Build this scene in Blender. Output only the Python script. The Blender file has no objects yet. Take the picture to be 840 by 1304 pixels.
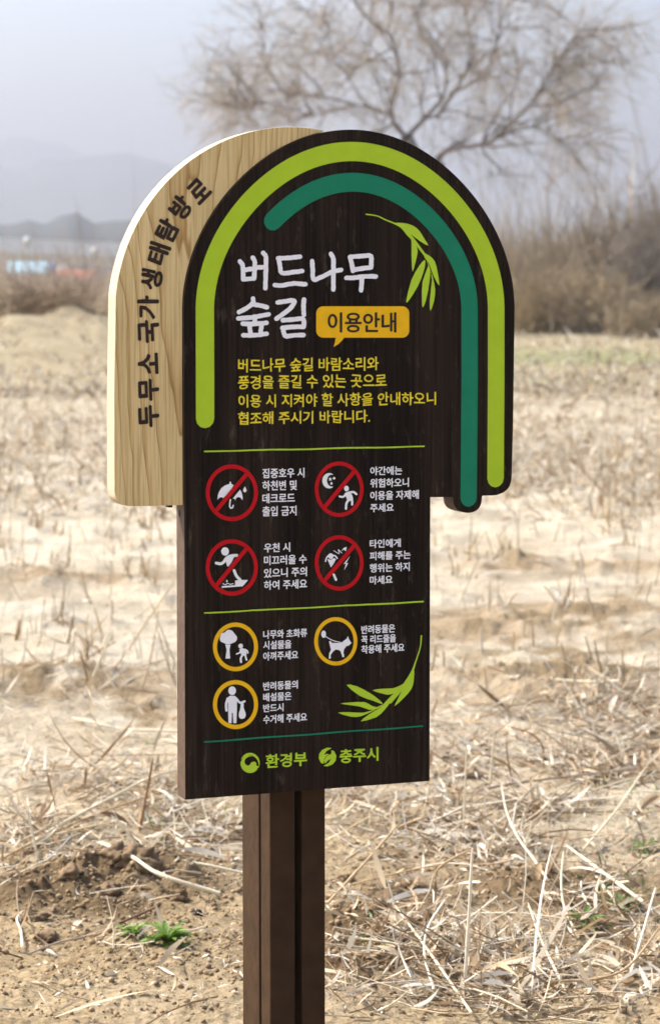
import bpy, bmesh, math, random
import numpy as np
from mathutils import Vector, Matrix
random.seed(7); rng = np.random.default_rng(11)
R = math.radians
sc = bpy.context.scene
col = sc.collection

# ------------------------------------------------------------------ camera
FPX = 2928.0; CX, CY = 420.0, 652.0
PITCH = math.atan((652 - 365) / FPX); CAMH = 1.5
cam_d = bpy.data.cameras.new('camera'); cam = bpy.data.objects.new('camera', cam_d); col.objects.link(cam)
cam_d.sensor_fit = 'VERTICAL'; cam_d.sensor_height = 36.0; cam_d.lens = FPX / 1304 * 36
cam_d.clip_start = 0.1; cam_d.clip_end = 20000
cam.location = (0, 0, CAMH); cam.rotation_euler = (math.pi / 2 - PITCH, 0, 0)
cam_d.dof.use_dof = True; cam_d.dof.focus_distance = 4.05; cam_d.dof.aperture_fstop = 7.1
cam_d.dof.aperture_blades = 0
sc.camera = cam
# ------------------------------------------------------------------ light
SUN = Vector((-0.9, 0.40, 0)).normalized() * math.cos(R(47)) + Vector((0, 0, math.sin(R(47))))
w = bpy.data.worlds.new('World'); sc.world = w; w.use_nodes = True
wn, wl = w.node_tree.nodes, w.node_tree.links
sky = wn.new('ShaderNodeTexSky'); sky.sky_type = 'NISHITA'; sky.sun_disc = False
sky.sun_elevation = R(47); sky.sun_rotation = math.atan2(SUN.x, SUN.y)
sky.air_density = 1.0; sky.dust_density = 4.0; sky.ozone_density = 2.0
wl.new(sky.outputs[0], wn['Background'].inputs[0]); wn['Background'].inputs[1].default_value = 0.15
sl = bpy.data.lights.new('sun', 'SUN'); sl.energy = 4.0; sl.angle = R(0.6); sl.color = (1, .965, .90)
so = bpy.data.objects.new('sun', sl); col.objects.link(so)
so.rotation_euler = SUN.to_track_quat('Z', 'Y').to_euler()
sc.view_settings.view_transform = 'Standard'; sc.view_settings.look = 'None'
sc.view_settings.exposure = 1.3; sc.view_settings.gamma = 1
sc.render.engine = 'CYCLES'
cy = sc.cycles; cy.use_denoising = True; cy.max_bounces = 6; cy.volume_bounces = 1; cy.transparent_max_bounces = 8
cy.use_adaptive_sampling = True

# ------------------------------------------------------------------ pixel helpers
C3 = np.array([0, 0, CAMH]); FW = np.array([0, math.cos(PITCH), -math.sin(PITCH)]); UP = np.array([0, math.sin(PITCH), math.cos(PITCH)])
def ray(px, py):
    r = FW + UP * (CY - py) / FPX; r = r.copy(); r[0] += (px - CX) / FPX; return r
TH = R(22.5)
PN = np.array([math.sin(TH), -math.cos(TH), 0]); PD = np.array([math.cos(TH), math.sin(TH), 0])
PQ = C3 + FW * 3.8
def sp_raw(px, py, b):
    r = ray(px, py); t = ((PQ - PN * b - C3) @ PN) / (r @ PN); P = C3 + r * t
    return (P - PQ) @ PD, P[2]
U0 = sp_raw(362, 1100, .09)[0]
ORG = PQ + PD * U0; ORG = np.array([ORG[0], ORG[1], 0.0])
def sp(px, py, b=0.0):                       # point of the sign's own plane (u along the face, z up)
    u, z = sp_raw(px, py, b); return (u - U0, z)

# ------------------------------------------------------------------ noise
TAB = rng.random((256, 256))
def vnoise(x, y):
    xi = np.floor(x).astype(int); yi = np.floor(y).astype(int); fx = x - xi; fy = y - yi
    fx = fx * fx * (3 - 2 * fx); fy = fy * fy * (3 - 2 * fy)
    a = TAB[xi & 255, yi & 255]; b = TAB[(xi + 1) & 255, yi & 255]; c = TAB[xi & 255, (yi + 1) & 255]; d = TAB[(xi + 1) & 255, (yi + 1) & 255]
    return (a * (1 - fx) + b * fx) * (1 - fy) + (c * (1 - fx) + d * fx) * fy - .5
def fbm(x, y, o=3):
    s = 0; a = 1
    for i in range(o):
        s = s + a * vnoise(x * 2 ** i + 17.3 * i, y * 2 ** i + 5.1 * i); a *= .5
    return s
def flat(px, py, h=0.0):
    r = ray(px, py); t = (h - CAMH) / r[2]; return C3 + r * t
MOUNDS = []
for px, py, rx, ry, hh in [(165, 1122, .15, .12, .055), (90, 1140, .15, .10, .042), (40, 1150, .12, .1, .03), (235, 1140, .08, .08, .025), (130, 1165, .1, .06, .02),
                           (60, 1190, .1, .08, .012), (475, 1195, .15, .16, .045), (520, 1150, .08, .1, .02), (455, 1240, .12, .1, .03),
                           (700, 1140, .2, .15, .03), (120, 1010, .12, .06, .02), (60, 868, .5, .25, .06), (640, 870, .5, .25, .03),
                           (760, 785, .6, .3, .06), (680, 800, .5, .3, .04), (750, 880, .5, .35, .05), (40, 740, .7, .3, .05), (700, 722, .5, .2, .05), (650, 718, .2, .15, .05)]:
    p = flat(px, py); MOUNDS.append((p[0], p[1], rx, ry, hh))
def gh(x, y):
    x = np.asarray(x, float); y = np.asarray(y, float); r = np.hypot(x, y)
    near = np.clip((14 - r) / 6, 0, 1); mid = np.clip((60 - r) / 40, 0, 1)
    h = .05 * fbm(x / 3.1, y / 3.1, 2) * np.clip(r / 6, 0, 1) + .016 * fbm(x / .45 + 3, y / .38, 3)
    rid = np.abs(fbm(x / .55 + 9, y / .5 + 4, 3)); zone = np.clip((r - 7) / 2, 0, 1) * np.clip((26 - r) / 8, 0, 1)
    h = h + zone * .06 * (.35 - rid)
    for mx, my, rx, ry, hh in MOUNDS:
        g = np.exp(-((x - mx) / rx) ** 2 - ((y - my) / ry) ** 2)
        wv_ = max(.05, rx * .45); h = h + hh * g * (1 + 1.2 * fbm(x / wv_, y / wv_, 3))
        near = near + .9 * g * (hh > .02)
    c1 = fbm(x / .06 + 31, y / .06, 3); c2 = fbm(x / .025 + 11, y / .025, 2)
    h = h + near * (.016 * np.maximum(c1, -.2) + .011 * np.abs(c2))
    c4 = fbm(x / .16 + 51, y / .2, 3); h = h + zone * .045 * np.maximum(c4 - .05, -.1)
    # the bank that the thicket stands on, and the low heap at the left
    h = h + np.clip((r - 30) / 30, 0, 1) * .25 * np.clip((x - .5) / 3, 0, 1)
    h = h + np.exp(-((x + 6.3) / 3.4) ** 2 - ((y - 50) / 6.5) ** 2) * (1.0 + .45 * fbm(x / 1.1, y / 1.3, 3))
    h = h - np.clip((r - 150) / 60, 0, 1) * 2.5
    return h
def G(px, py, dh=0.0):
    h = 0.0
    for _ in range(6):
        p = flat(px, py, h + dh); h = float(gh(p[0], p[1]))
    return np.array([p[0], p[1], h + dh])

# ------------------------------------------------------------------ materials
def newmat(name):
    m = bpy.data.materials.new(name); m.use_nodes = True; nt = m.node_tree
    return m, nt, nt.nodes, nt.links, nt.nodes['Principled BSDF']
def nd(n, t, **k):
    x = n.new(t)
    for a, b in k.items():
        if a in x.inputs: x.inputs[a].default_value = b
        else: setattr(x, a, b)
    return x
def ramp(n, stops):
    r = n.new('ShaderNodeValToRGB'); e = r.color_ramp.elements
    while len(e) < len(stops): e.new(.5)
    for i, (p, c) in enumerate(stops):
        e[i].position = p; e[i].color = (*c, 1)
    return r
def mat_plain(name, c, rough=.6, var=.12, scale=30, bump=.0, spec=.4, metal=0):
    m, nt, n, l, b = newmat(name)
    tc = n.new('ShaderNodeTexCoord'); nz = nd(n, 'ShaderNodeTexNoise', Scale=scale, Detail=5.0)
    l.new(tc.outputs['Object'], nz.inputs['Vector'])
    r = ramp(n, [(.3, tuple(v * (1 - var) for v in c)), (.7, tuple(min(1, v * (1 + var)) for v in c))])
    l.new(nz.outputs['Fac'], r.inputs[0]); l.new(r.outputs[0], b.inputs['Base Color'])
    b.inputs['Roughness'].default_value = rough; b.inputs['Specular IOR Level'].default_value = spec; b.inputs['Metallic'].default_value = metal
    if bump:
        bp = nd(n, 'ShaderNodeBump', Strength=bump, Distance=.01); l.new(nz.outputs['Fac'], bp.inputs['Height']); l.new(bp.outputs[0], b.inputs['Normal'])
    return m
def mat_attr(name, rough=.7, transl=.0, spec=.2):
    m, nt, n, l, b = newmat(name)
    a = nd(n, 'ShaderNodeAttribute'); a.attribute_name = 'col'
    l.new(a.outputs['Color'], b.inputs['Base Color']); b.inputs['Roughness'].default_value = rough; b.inputs['Specular IOR Level'].default_value = spec
    if transl:
        t = n.new('ShaderNodeBsdfTranslucent'); l.new(a.outputs['Color'], t.inputs[0])
        mx = nd(n, 'ShaderNodeMixShader', Fac=transl); l.new(b.outputs[0], mx.inputs[1]); l.new(t.outputs[0], mx.inputs[2])
        l.new(mx.outputs[0], n['Material Output'].inputs['Surface'])
    return m
def mat_darkwood():
    m, nt, n, l, b = newmat('dark stained wood')
    tc = n.new('ShaderNodeTexCoord'); mp = n.new('ShaderNodeMapping'); mp.inputs['Scale'].default_value = (170, 60, 3.0)
    l.new(tc.outputs['Object'], mp.inputs[0]); nz = nd(n, 'ShaderNodeTexNoise', Scale=1.0, Detail=5.0, Roughness=.65); l.new(mp.outputs[0], nz.inputs['Vector'])
    mp2 = n.new('ShaderNodeMapping'); mp2.inputs['Scale'].default_value = (14, 8, 1.2); l.new(tc.outputs['Object'], mp2.inputs[0])
    n2 = nd(n, 'ShaderNodeTexNoise', Scale=1.0, Detail=3.0); l.new(mp2.outputs[0], n2.inputs['Vector'])
    r = ramp(n, [(.32, (.0055, .0034, .0024)), (.47, (.020, .0125, .0085)), (.72, (.040, .026, .018))]); l.new(nz.outputs['Fac'], r.inputs[0])
    r2 = ramp(n, [(.38, (.5, .48, .47)), (.6, (1.1, 1.07, 1.05))]); l.new(n2.outputs['Fac'], r2.inputs[0])
    mx = nd(n, 'ShaderNodeMix', data_type='RGBA', blend_type='MULTIPLY'); mx.inputs[0].default_value = 1
    l.new(r.outputs[0], mx.inputs[6]); l.new(r2.outputs[0], mx.inputs[7])
    mp3 = n.new('ShaderNodeMapping'); mp3.inputs['Scale'].default_value = (60, 60, 14); l.new(tc.outputs['Object'], mp3.inputs[0])
    n3 = nd(n, 'ShaderNodeTexNoise', Scale=1.0, Detail=8.0, Roughness=.75); l.new(mp3.outputs[0], n3.inputs['Vector'])
    r3 = ramp(n, [(.56, (0, 0, 0)), (.78, (.4, .4, .4))]); l.new(n3.outputs['Fac'], r3.inputs[0])
    md = nd(n, 'ShaderNodeMix', data_type='RGBA'); l.new(r3.outputs[0], md.inputs[0]); l.new(mx.outputs[2], md.inputs[6]); md.inputs[7].default_value = (.24, .19, .14, 1)
    l.new(md.outputs[2], b.inputs['Base Color'])
    b.inputs['Roughness'].default_value = .6; b.inputs['Specular IOR Level'].default_value = .1
    bp = nd(n, 'ShaderNodeBump', Strength=.5, Distance=.002); l.new(nz.outputs['Fac'], bp.inputs['Height']); l.new(bp.outputs[0], b.inputs['Normal'])
    return m
def mat_pine():
    m, nt, n, l, b = newmat('pale pine')
    tc = n.new('ShaderNodeTexCoord'); sx = n.new('ShaderNodeSeparateXYZ'); l.new(tc.outputs['Object'], sx.inputs[0])
    def noise(scale, vec, det=3.0):
        mp = n.new('ShaderNodeMapping'); mp.inputs['Scale'].default_value = vec; l.new(tc.outputs['Object'], mp.inputs[0])
        z = nd(n, 'ShaderNodeTexNoise', Scale=scale, Detail=det); l.new(mp.outputs[0], z.inputs['Vector']); return z.outputs['Fac']
    def mth(op, a, bb):
        x = n.new('ShaderNodeMath'); x.operation = op
        for i, v in enumerate((a, bb)):
            if isinstance(v, (int, float)): x.inputs[i].default_value = v
            else: l.new(v, x.inputs[i])
        return x.outputs[0]
    # cathedral figure: growth rings cut at a shallow angle -> nested, upside-down arches
    cx = mth('ADD', sx.outputs['X'], .202)                      # centre line of the figure on the left plank
    wob = mth('MULTIPLY', mth('SUBTRACT', noise(1, (9, 3, 2.2)), .5), .07)
    cx = mth('ADD', cx, wob)
    z0 = mth('SUBTRACT', sx.outputs['Z'], 1.24)
    q = mth('MULTIPLY', mth('MULTIPLY', cx, cx), 95.0)
    q = mth('SUBTRACT', q, mth('MULTIPLY', z0, 1.1))
    q = mth('ADD', q, mth('MULTIPLY', noise(1, (12, 5, 2.2)), .75))
    wv = mth('FRACT', mth('MULTIPLY', q, 3.1), 0)
    r = ramp(n, [(0, (.76, .59, .305)), (.68, (.73, .55, .27)), (.86, (.64, .45, .20)), (.94, (.42, .25, .09)), (.965, (.74, .57, .29)), (1, (.76, .59, .305))])
    l.new(wv, r.inputs[0])
    fine = ramp(n, [(.3, (.72, .66, .56)), (.55, (1.03, 1.03, 1.02))]); l.new(noise(1, (330, 60, 7), 4.0), fine.inputs[0])
    big = ramp(n, [(.3, (.86, .84, .78)), (.7, (1.06, 1.05, 1.03))]); l.new(noise(1, (16, 6, 3), 3.0), big.inputs[0])
    m1 = nd(n, 'ShaderNodeMix', data_type='RGBA', blend_type='MULTIPLY'); m1.inputs[0].default_value = 1; l.new(r.outputs[0], m1.inputs[6]); l.new(fine.outputs[0], m1.inputs[7])
    m2 = nd(n, 'ShaderNodeMix', data_type='RGBA', blend_type='MULTIPLY'); m2.inputs[0].default_value = 1; l.new(m1.outputs[2], m2.inputs[6]); l.new(big.outputs[0], m2.inputs[7])
    l.new(m2.outputs[2], b.inputs['Base Color']); b.inputs['Roughness'].default_value = .55; b.inputs['Specular IOR Level'].default_value = .3
    bp = nd(n, 'ShaderNodeBump', Strength=.25, Distance=.002); l.new(fine.outputs[0], bp.inputs['Height']); l.new(bp.outputs[0], b.inputs['Normal'])
    return m
def mat_sand():
    m, nt, n, l, b = newmat('sandy soil')
    tc = n.new('ShaderNodeTexCoord')
    def noise(scale, det=5.0, vec=(1, 1, 1), rough=.6):
        mp = n.new('ShaderNodeMapping'); mp.inputs['Scale'].default_value = vec; l.new(tc.outputs['Object'], mp.inputs[0])
        z = nd(n, 'ShaderNodeTexNoise', Scale=scale, Detail=det, Roughness=rough); l.new(mp.outputs[0], z.inputs['Vector']); return z.outputs['Fac']
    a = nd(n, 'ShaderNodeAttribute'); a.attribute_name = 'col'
    f = ramp(n, [(.35, (.62, .60, .57)), (.5, (.93, .93, .92)), (.72, (1.12, 1.12, 1.12))]); l.new(noise(70, 8.0), f.inputs[0])
    g = ramp(n, [(.38, (.80, .78, .74)), (.6, (1.05, 1.05, 1.05))]); l.new(noise(2.2, 6.0, (.7, 1.3, 1)), g.inputs[0])
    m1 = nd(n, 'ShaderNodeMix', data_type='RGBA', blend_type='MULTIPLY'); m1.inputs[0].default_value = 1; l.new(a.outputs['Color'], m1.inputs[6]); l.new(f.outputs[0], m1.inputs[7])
    m2 = nd(n, 'ShaderNodeMix', data_type='RGBA', blend_type='MULTIPLY'); m2.inputs[0].default_value = 1; l.new(m1.outputs[2], m2.inputs[6]); l.new(g.outputs[0], m2.inputs[7])
    l.new(m2.outputs[2], b.inputs['Base Color']); b.inputs['Roughness'].default_value = .95; b.inputs['Specular IOR Level'].default_value = .1
    nb = noise(85, 9.0, rough=.7); bp = nd(n, 'ShaderNodeBump', Strength=.9, Distance=.012); l.new(nb, bp.inputs['Height']); l.new(bp.outputs[0], b.inputs['Normal'])
    return m
M = dict(pine_edge=mat_plain('pale sawn pine edge', (.52, .43, .29), .6, .08, 25, .1, .2), board=mat_darkwood(), pine=mat_pine(), sand=mat_sand(), straw=mat_attr('dry straw', .6, .3), leaf=mat_attr('green leaf', .5, .35, .4), bark=mat_attr('bark', .85),
         post=mat_plain('brown painted post', (.046, .025, .013), .55, .2, 30, .25, .12), burn=mat_plain('burnt lettering', (.028, .014, .009), .8, .3, 90),
         edge=mat_plain('board edge stain', (.085, .050, .031), .6, .2, 60, .2),
         white=mat_plain('white print', (.92, .92, .95), .5, .03, 60, 0, .12), lime=mat_plain('lime print', (.44, .63, .03), .5, .04, 30, 0, .12),
         lime2=mat_plain('bright lime print', (.47, .69, .04), .5, .04, 30, 0, .12),
         teal=mat_plain('teal print', (.012, .22, .12), .5, .06, 30, 0, .12), red=mat_plain('red print', (.54, .006, .012), .5, .05, 60, 0, .12),
         amber=mat_plain('amber print', (.92, .52, .012), .5, .05, 60, 0, .12), yellow=mat_plain('yellow print', (.88, .72, .045), .5, .05, 60, 0, .12),
         ink=mat_plain('dark ink', (.014, .008, .006), .6, .1, 60), steel=mat_plain('galvanised steel', (.45, .44, .42), .35, .1, 200, 0, .5, .8),
         hole=mat_plain('dark hole', (.01, .009, .008), .8), soil=mat_plain('soil clod', (.19, .13, .075), .95, .3, 45, .8, .1),
         hill=mat_plain('wooded hill', (.05, .055, .055), .9, .3, .02), wall=mat_plain('pale wall', (.62, .62, .60), .8, .1, 1),
         cyan=mat_plain('pale blue sheet roof', (.30, .52, .62), .5, .1, 1), navy=mat_plain('dark blue sheet roof', (.05, .12, .28), .5, .1, 1),
         coral=mat_plain('faded red roof', (.62, .16, .11), .7, .1, 1), conc=mat_plain('bridge concrete', (.74, .74, .72), .8, .1, .3), glass=mat_plain('dark window', (.04, .05, .06), .2),
         pole=mat_plain('pale lamp post', (.45, .45, .45), .5, .05, 2), door=mat_plain('grey door', (.25, .25, .25), .6, .1, 2))

# ------------------------------------------------------------------ object helpers
def link(name, me, mat=None, parent=None):
    o = bpy.data.objects.new(name, me); col.objects.link(o)
    if mat is not None and me is not None and not me.materials: me.materials.append(mat)
    if parent is not None: o.parent = parent
    return o
def tag(o, label=None, cat=None, group=None, kind=None):
    if label: o['label'] = label
    if cat: o['category'] = cat
    if group: o['group'] = group
    if kind: o['kind'] = kind
    return o
def empty(name, loc, rz=0):
    o = bpy.data.objects.new(name, None); o.empty_display_size = .1; col.objects.link(o); o.location = loc; o.rotation_euler = (0, 0, rz); return o
def mesh_np(name, V, Fq, colr=None, smooth=False):
    me = bpy.data.meshes.new(name); V = np.asarray(V, np.float32); Fq = np.asarray(Fq, np.int32); k = Fq.shape[1]
    me.vertices.add(len(V)); me.vertices.foreach_set('co', V.ravel())
    me.loops.add(Fq.size); me.loops.foreach_set('vertex_index', Fq.ravel())
    me.polygons.add(len(Fq)); me.polygons.foreach_set('loop_start', np.arange(0, Fq.size, k, dtype=np.int32))
    if smooth: me.polygons.foreach_set('use_smooth', np.ones(len(Fq), bool))
    if colr is not None:
        a = me.attributes.new('col', 'FLOAT_COLOR', 'POINT')
        c = np.ones((len(V), 4), np.float32); c[:, :3] = colr; a.data.foreach_set('color', c.ravel())
    me.update(calc_edges=True); me.validate(); return me
def tubes(P, Rr, sides=3, colr=None, cap=False):
    """P (N,S,3) centre lines, Rr (N,S) radii -> verts, quads, colours"""
    P = np.asarray(P, float); Rr = np.asarray(Rr, float); N, S, _ = P.shape
    T = np.gradient(P, axis=1); T /= np.linalg.norm(T, axis=2, keepdims=True) + 1e-9
    ref = np.where(np.abs(T[:, :1, 2:3]) > .8, np.array([1., 0, 0]), np.array([0, 0, 1.])); ref = np.broadcast_to(ref, T.shape)
    A = np.cross(T, ref); A /= np.linalg.norm(A, axis=2, keepdims=True) + 1e-9; B = np.cross(T, A)
    ang = np.arange(sides) / sides * 2 * np.pi
    V = P[:, :, None] + Rr[:, :, None, None] * (np.cos(ang)[None, None, :, None] * A[:, :, None] + np.sin(ang)[None, None, :, None] * B[:, :, None])
    idx = np.arange(N * S * sides).reshape(N, S, sides)
    a = idx[:, :-1]; b = idx[:, 1:]; F_ = np.stack([a, np.roll(a, -1, 2), np.roll(b, -1, 2), b], -1).reshape(-1, 4)
    c = None if colr is None else np.repeat(np.asarray(colr), S * sides, axis=0)
    return V.reshape(-1, 3), F_, c
def ribbons(P, Wd, side, colr=None):
    N, S, _ = P.shape; L_ = P - side * Wd[:, :, None] / 2; R_ = P + side * Wd[:, :, None] / 2
    V = np.stack([L_, R_], 2).reshape(-1, 3); idx = np.arange(N * S * 2).reshape(N, S, 2)
    F_ = np.stack([idx[:, :-1, 0], idx[:, :-1, 1], idx[:, 1:, 1], idx[:, 1:, 0]], -1).reshape(-1, 4)
    return V, F_, None if colr is None else np.repeat(np.asarray(colr), S * 2, axis=0)
def merge(parts):
    V = []; F_ = []; Cc = []; o = 0
    for v, f, c in parts:
        V.append(v); F_.append(f + o); o += len(v); Cc.append(c)
    return np.concatenate(V), np.concatenate(F_), np.concatenate(Cc)
def prism(name, poly, b0, b1, mat, parent, bev=0, side_mat=None):
    """poly = [(u,z)] outline in the sign's plane, from depth b0 (front) to b1 (back)"""
    bm = bmesh.new(); fr = [bm.verts.new((u, b0, z)) for u, z in poly]; bk = [bm.verts.new((u, b1, z)) for u, z in poly]
    f1 = bm.faces.new(fr); f2 = bm.faces.new(bk[::-1]); n = len(poly)
    for i in range(n): bm.faces.new((fr[i], bk[i], bk[(i + 1) % n], fr[(i + 1) % n]))
    bmesh.ops.recalc_face_normals(bm, faces=bm.faces)
    if bev: bmesh.ops.bevel(bm, geom=list(f1.edges) + list(f2.edges), offset=bev, segments=2, affect='EDGES', profile=.6)
    me = bpy.data.meshes.new(name); me.materials.append(mat)
    if side_mat:
        me.materials.append(side_mat); bm.normal_update()
        for f in bm.faces:
            if abs(f.normal.y) < .5: f.material_index = 1
    bmesh.ops.triangulate(bm, faces=[f for f in bm.faces if len(f.verts) > 4])
    bm.to_mesh(me); bm.free(); return link(name, me, None, parent)
def smooth_closed(pts, k=6):
    pts = np.array(pts, float); n = len(pts); out = []
    for i in range(n):
        p0, p1, p2, p3 = pts[i - 1], pts[i], pts[(i + 1) % n], pts[(i + 2) % n]
        for j in range(k):
            t = j / k; out.append(.5 * (2 * p1 + (p2 - p0) * t + (2 * p0 - 5 * p1 + 4 * p2 - p3) * t * t + (3 * p1 - p0 - 3 * p2 + p3) * t ** 3))
    return np.array(out)
def smooth_open(pts, k=6):
    pts = np.array(pts, float); q = np.vstack([2 * pts[0] - pts[1], pts, 2 * pts[-1] - pts[-2]]); out = []
    for i in range(1, len(q) - 2):
        p0, p1, p2, p3 = q[i - 1:i + 3]
        for j in range(k):
            t = j / k; out.append(.5 * (2 * p1 + (p2 - p0) * t + (2 * p0 - 5 * p1 + 4 * p2 - p3) * t * t + (3 * p1 - p0 - 3 * p2 + p3) * t ** 3))
    out.append(q[-2]); return np.array(out)
def stroke_poly(pts, wd, smooth=True, wob=0, taper=None):
    """round-ended ribbon outline round a centre line, in whatever units pts has"""
    c = smooth_open(pts, 6) if smooth and len(pts) > 2 else np.array(pts, float)
    if len(c) == 2: c = np.array([c[0] + (c[1] - c[0]) * t for t in np.linspace(0, 1, 7)])
    T = np.gradient(c, axis=0); T /= np.linalg.norm(T, axis=1)[:, None] + 1e-9; Nn = np.c_[-T[:, 1], T[:, 0]]
    n = len(c); ww = np.full(n, wd / 2.) if taper is None else np.interp(np.linspace(0, 1, n), np.linspace(0, 1, len(taper)), taper) / 2
    wl_ = ww * (1 + wob * rng.uniform(-1, 1, n)); wr = ww * (1 + wob * rng.uniform(-1, 1, n))
    Lp = c + Nn * wl_[:, None]; Rp = c - Nn * wr[:, None]
    def capc(p, t, r0):
        a0 = math.atan2(-t[0], t[1]) ; return [p + r0 * (math.cos(a) * np.array([-t[1], t[0]]) + math.sin(a) * t) for a in np.linspace(0, math.pi, 7)[1:-1]]
    return np.vstack([Lp, capc(c[-1], T[-1], ww[-1]), Rp[::-1], capc(c[0], -T[0], ww[0])])
def flat_mesh(name, polys, mat, parent, b, px=True, step=.00012):
    """flat printed shapes on the face at depth b (pixel outlines mapped to the sign's plane); each shape a hair above the last"""
    bm = bmesh.new()
    for i, pl in enumerate(polys):
        bb = b - step * i
        vs = [bm.verts.new((*([sp(x, y, b)[0]] if px else [x]), bb, sp(x, y, b)[1] if px else y)) for x, y in pl]
        try: f = bm.faces.new(vs)
        except ValueError: continue
        f.normal_update()
        if f.normal.y > 0: f.normal_flip()
    bmesh.ops.triangulate(bm, faces=bm.faces[:])
    me = bpy.data.meshes.new(name); bm.to_mesh(me); bm.free(); return link(name, me, mat, parent)
def Z(ox, oy, s):                            # reads coordinates off an enlarged detail
    return lambda pts: [(ox + x / s, oy + y / s) for x, y in pts]
PB = -.0008                                  # prints sit just proud of the board
def glyph_mesh(body, off):
    c = bpy.data.curves.new('t', 'FONT'); c.body = body; c.size = 1; c.offset = off; c.resolution_u = 3
    o = bpy.data.objects.new('t', c); me = bpy.data.meshes.new_from_object(o); bpy.data.objects.remove(o)
    V = np.array([v.co[:2] for v in me.vertices]); return V, [tuple(p.vertices) for p in me.polygons]
def text_px(body, x0, x1, yt, yb, slope, mat, parent, bold=.35, b=PB, jitter=0, name='lettering'):
    """bold = stroke thickening in pixels, made of shifted copies a hair apart in depth"""
    V, Fs = glyph_mesh(body, .006); mn, mx = V.min(0), V.max(0); T = (V - mn) / (mx - mn)
    X = x0 + bold / 2 + T[:, 0] * (x1 - x0 - bold); Y = yb - T[:, 1] * (yb - yt) + slope * (X - x0)
    if jitter:
        Y = Y + jitter * np.sin(X * .33 + yt) + jitter * .35 * np.sin(X * 1.7 + Y * .9); X = X + jitter * .5 * np.sin(Y * 1.1 + X * .21)
    vs = []; fs = []
    for k_, (dx, dy) in enumerate(((0, 0), (-bold / 2, .08), (bold / 2, -.08), (0, bold * .35), (0, -bold * .35))):
        o_ = len(vs); bb = b - k_ * .00006
        for x, y in zip(X + dx, Y + dy): u, z = sp(x, y, bb); vs.append((u, bb, z))
        fs += [tuple(q + o_ for q in f) for f in Fs]
    me = bpy.data.meshes.new(name); me.from_pydata(vs, [], fs); me.update(); return link(name, me, mat, parent)

# ================================================================== THE SIGN
sign = empty('information_sign', tuple(ORG), TH)
tag(sign, 'dark brown arch-topped willow forest path notice board with pictograms on twin brown posts', 'sign')
AC = (.0411 - U0, 1.4598)
def arcr(Rad, phi): return Rad + .0018 * math.cos(phi) - .006 * math.sin(2 * phi) ** 2
def arc(Rad, a0, a1, n, c=AC): return [(c[0] + arcr(Rad, a) * math.cos(a), c[1] + arcr(Rad, a) * math.sin(a)) for a in np.linspace(a0, a1, n)]
# dark board outline: up the left edge, over the arch, down the right edge with its rounded foot and the tab
out = [sp(236, 1018.6), sp(546.7, 994.6), sp(547.7, 633.2), sp(576, 633)]
out += [sp(*q) for q in smooth_open([(576.3, 633.5), (577.7, 643), (583.5, 650), (595, 653.2), (606, 650.5), (611.8, 643), (613.6, 632)], 4)]
out += [sp(*q) for q in [(614.5, 631.2), (627, 631.0)]]
out += [sp(*q) for q in smooth_open([(632, 630.6), (641, 627), (647.5, 621), (650.6, 612), (651.3, 603)], 4)]
out += [sp(653, 540)]
out += arc(.2955, 0.02, math.pi - .02, 72) 
board = prism('front_board', out, 0, .040, M['board'], sign, .0010, M['edge'])
# pale pine board behind it
PBK = .0030
def pp(x, y): return sp(x, y, PBK)
pts_ = np.array([pp(*q) for q in [(144, 400), (152, 360), (166, 303), (184, 271), (209, 236), (241, 203), (281, 180), (320, 168), (349, 163.5), (384, 163), (406, 164.3)]])
sol = np.linalg.lstsq(np.c_[pts_, np.ones(len(pts_))], -(pts_ ** 2).sum(1), rcond=None)[0]
LC = -sol[:2] / 2; LR = math.sqrt(LC @ LC - sol[2])
uL = sp(236, 900)[0] - .0004
pout = [pp(*q) for q in smooth_open([(145.9, 624), (148, 634.5), (153.5, 641), (162, 644.3), (172, 644.8)], 4)]
pout += [(uL, pp(234, 643.2)[1]), (uL, sp(236, 470)[1])]
inn = [(x - .0006, z) for x, z in arc(.2960, 0, math.pi, 121)[::-1]]; outer = [(LC[0] + LR * math.cos(a), LC[1] + LR * math.sin(a)) for a in np.linspace(math.pi - .12, .6, 110)]
outer = [q for q in outer if math.hypot(q[0] - AC[0], q[1] - AC[1]) > arcr(.2975, math.atan2(q[1] - AC[1], q[0] - AC[0])) and (q[0] < AC[0] or q[1] > 1.70)]
lim = outer[-1][0]
inn = [(min(q[0], 9), q[1]) for q in inn if q[0] < lim - .002]
pout += inn + outer[::-1] + [pp(145.6, 500)]
pine = prism('pine_side_board', pout, PBK, PBK + .040, M['pine'], sign, .0012, M['pine_edge'])
pine['label'] = 'pale pine board with burnt brown lettering along its curved edge'
# posts
def boxpart(name, u0, u1, b0, b1, z0, z1, mat, parent, bev=.003):
    return prism(name, [(u0, z0), (u1, z0), (u1, z1), (u0, z1)], b0, b1, mat, parent, bev)
zt = sp(400, 652, .042)[1] - .01
for xa, xb in ((343.5, 375.5), (384, 414)):
    ua = sp(xa, 1100, .042)[0]; ub = sp(xb, 1100, .042)[0]
    boxpart('post', ua, ub, .0415, .086, -.35, zt, M['post'], sign)
    boxpart('rear_post', ua, ub, .094, .176, -.35, sp(400, 300, .09)[1], M['post'], sign)
    for zz in (zt - .06, .35): boxpart('spacer_block', ua + .006, ub - .006, .086, .094, zz, zz + .05, M['post'], sign, .001)
    boxpart('spacer_block', ua + .006, ub - .006, PBK + .040, .094, zt + .08, zt + .16, M['post'], sign, .001)
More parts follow.
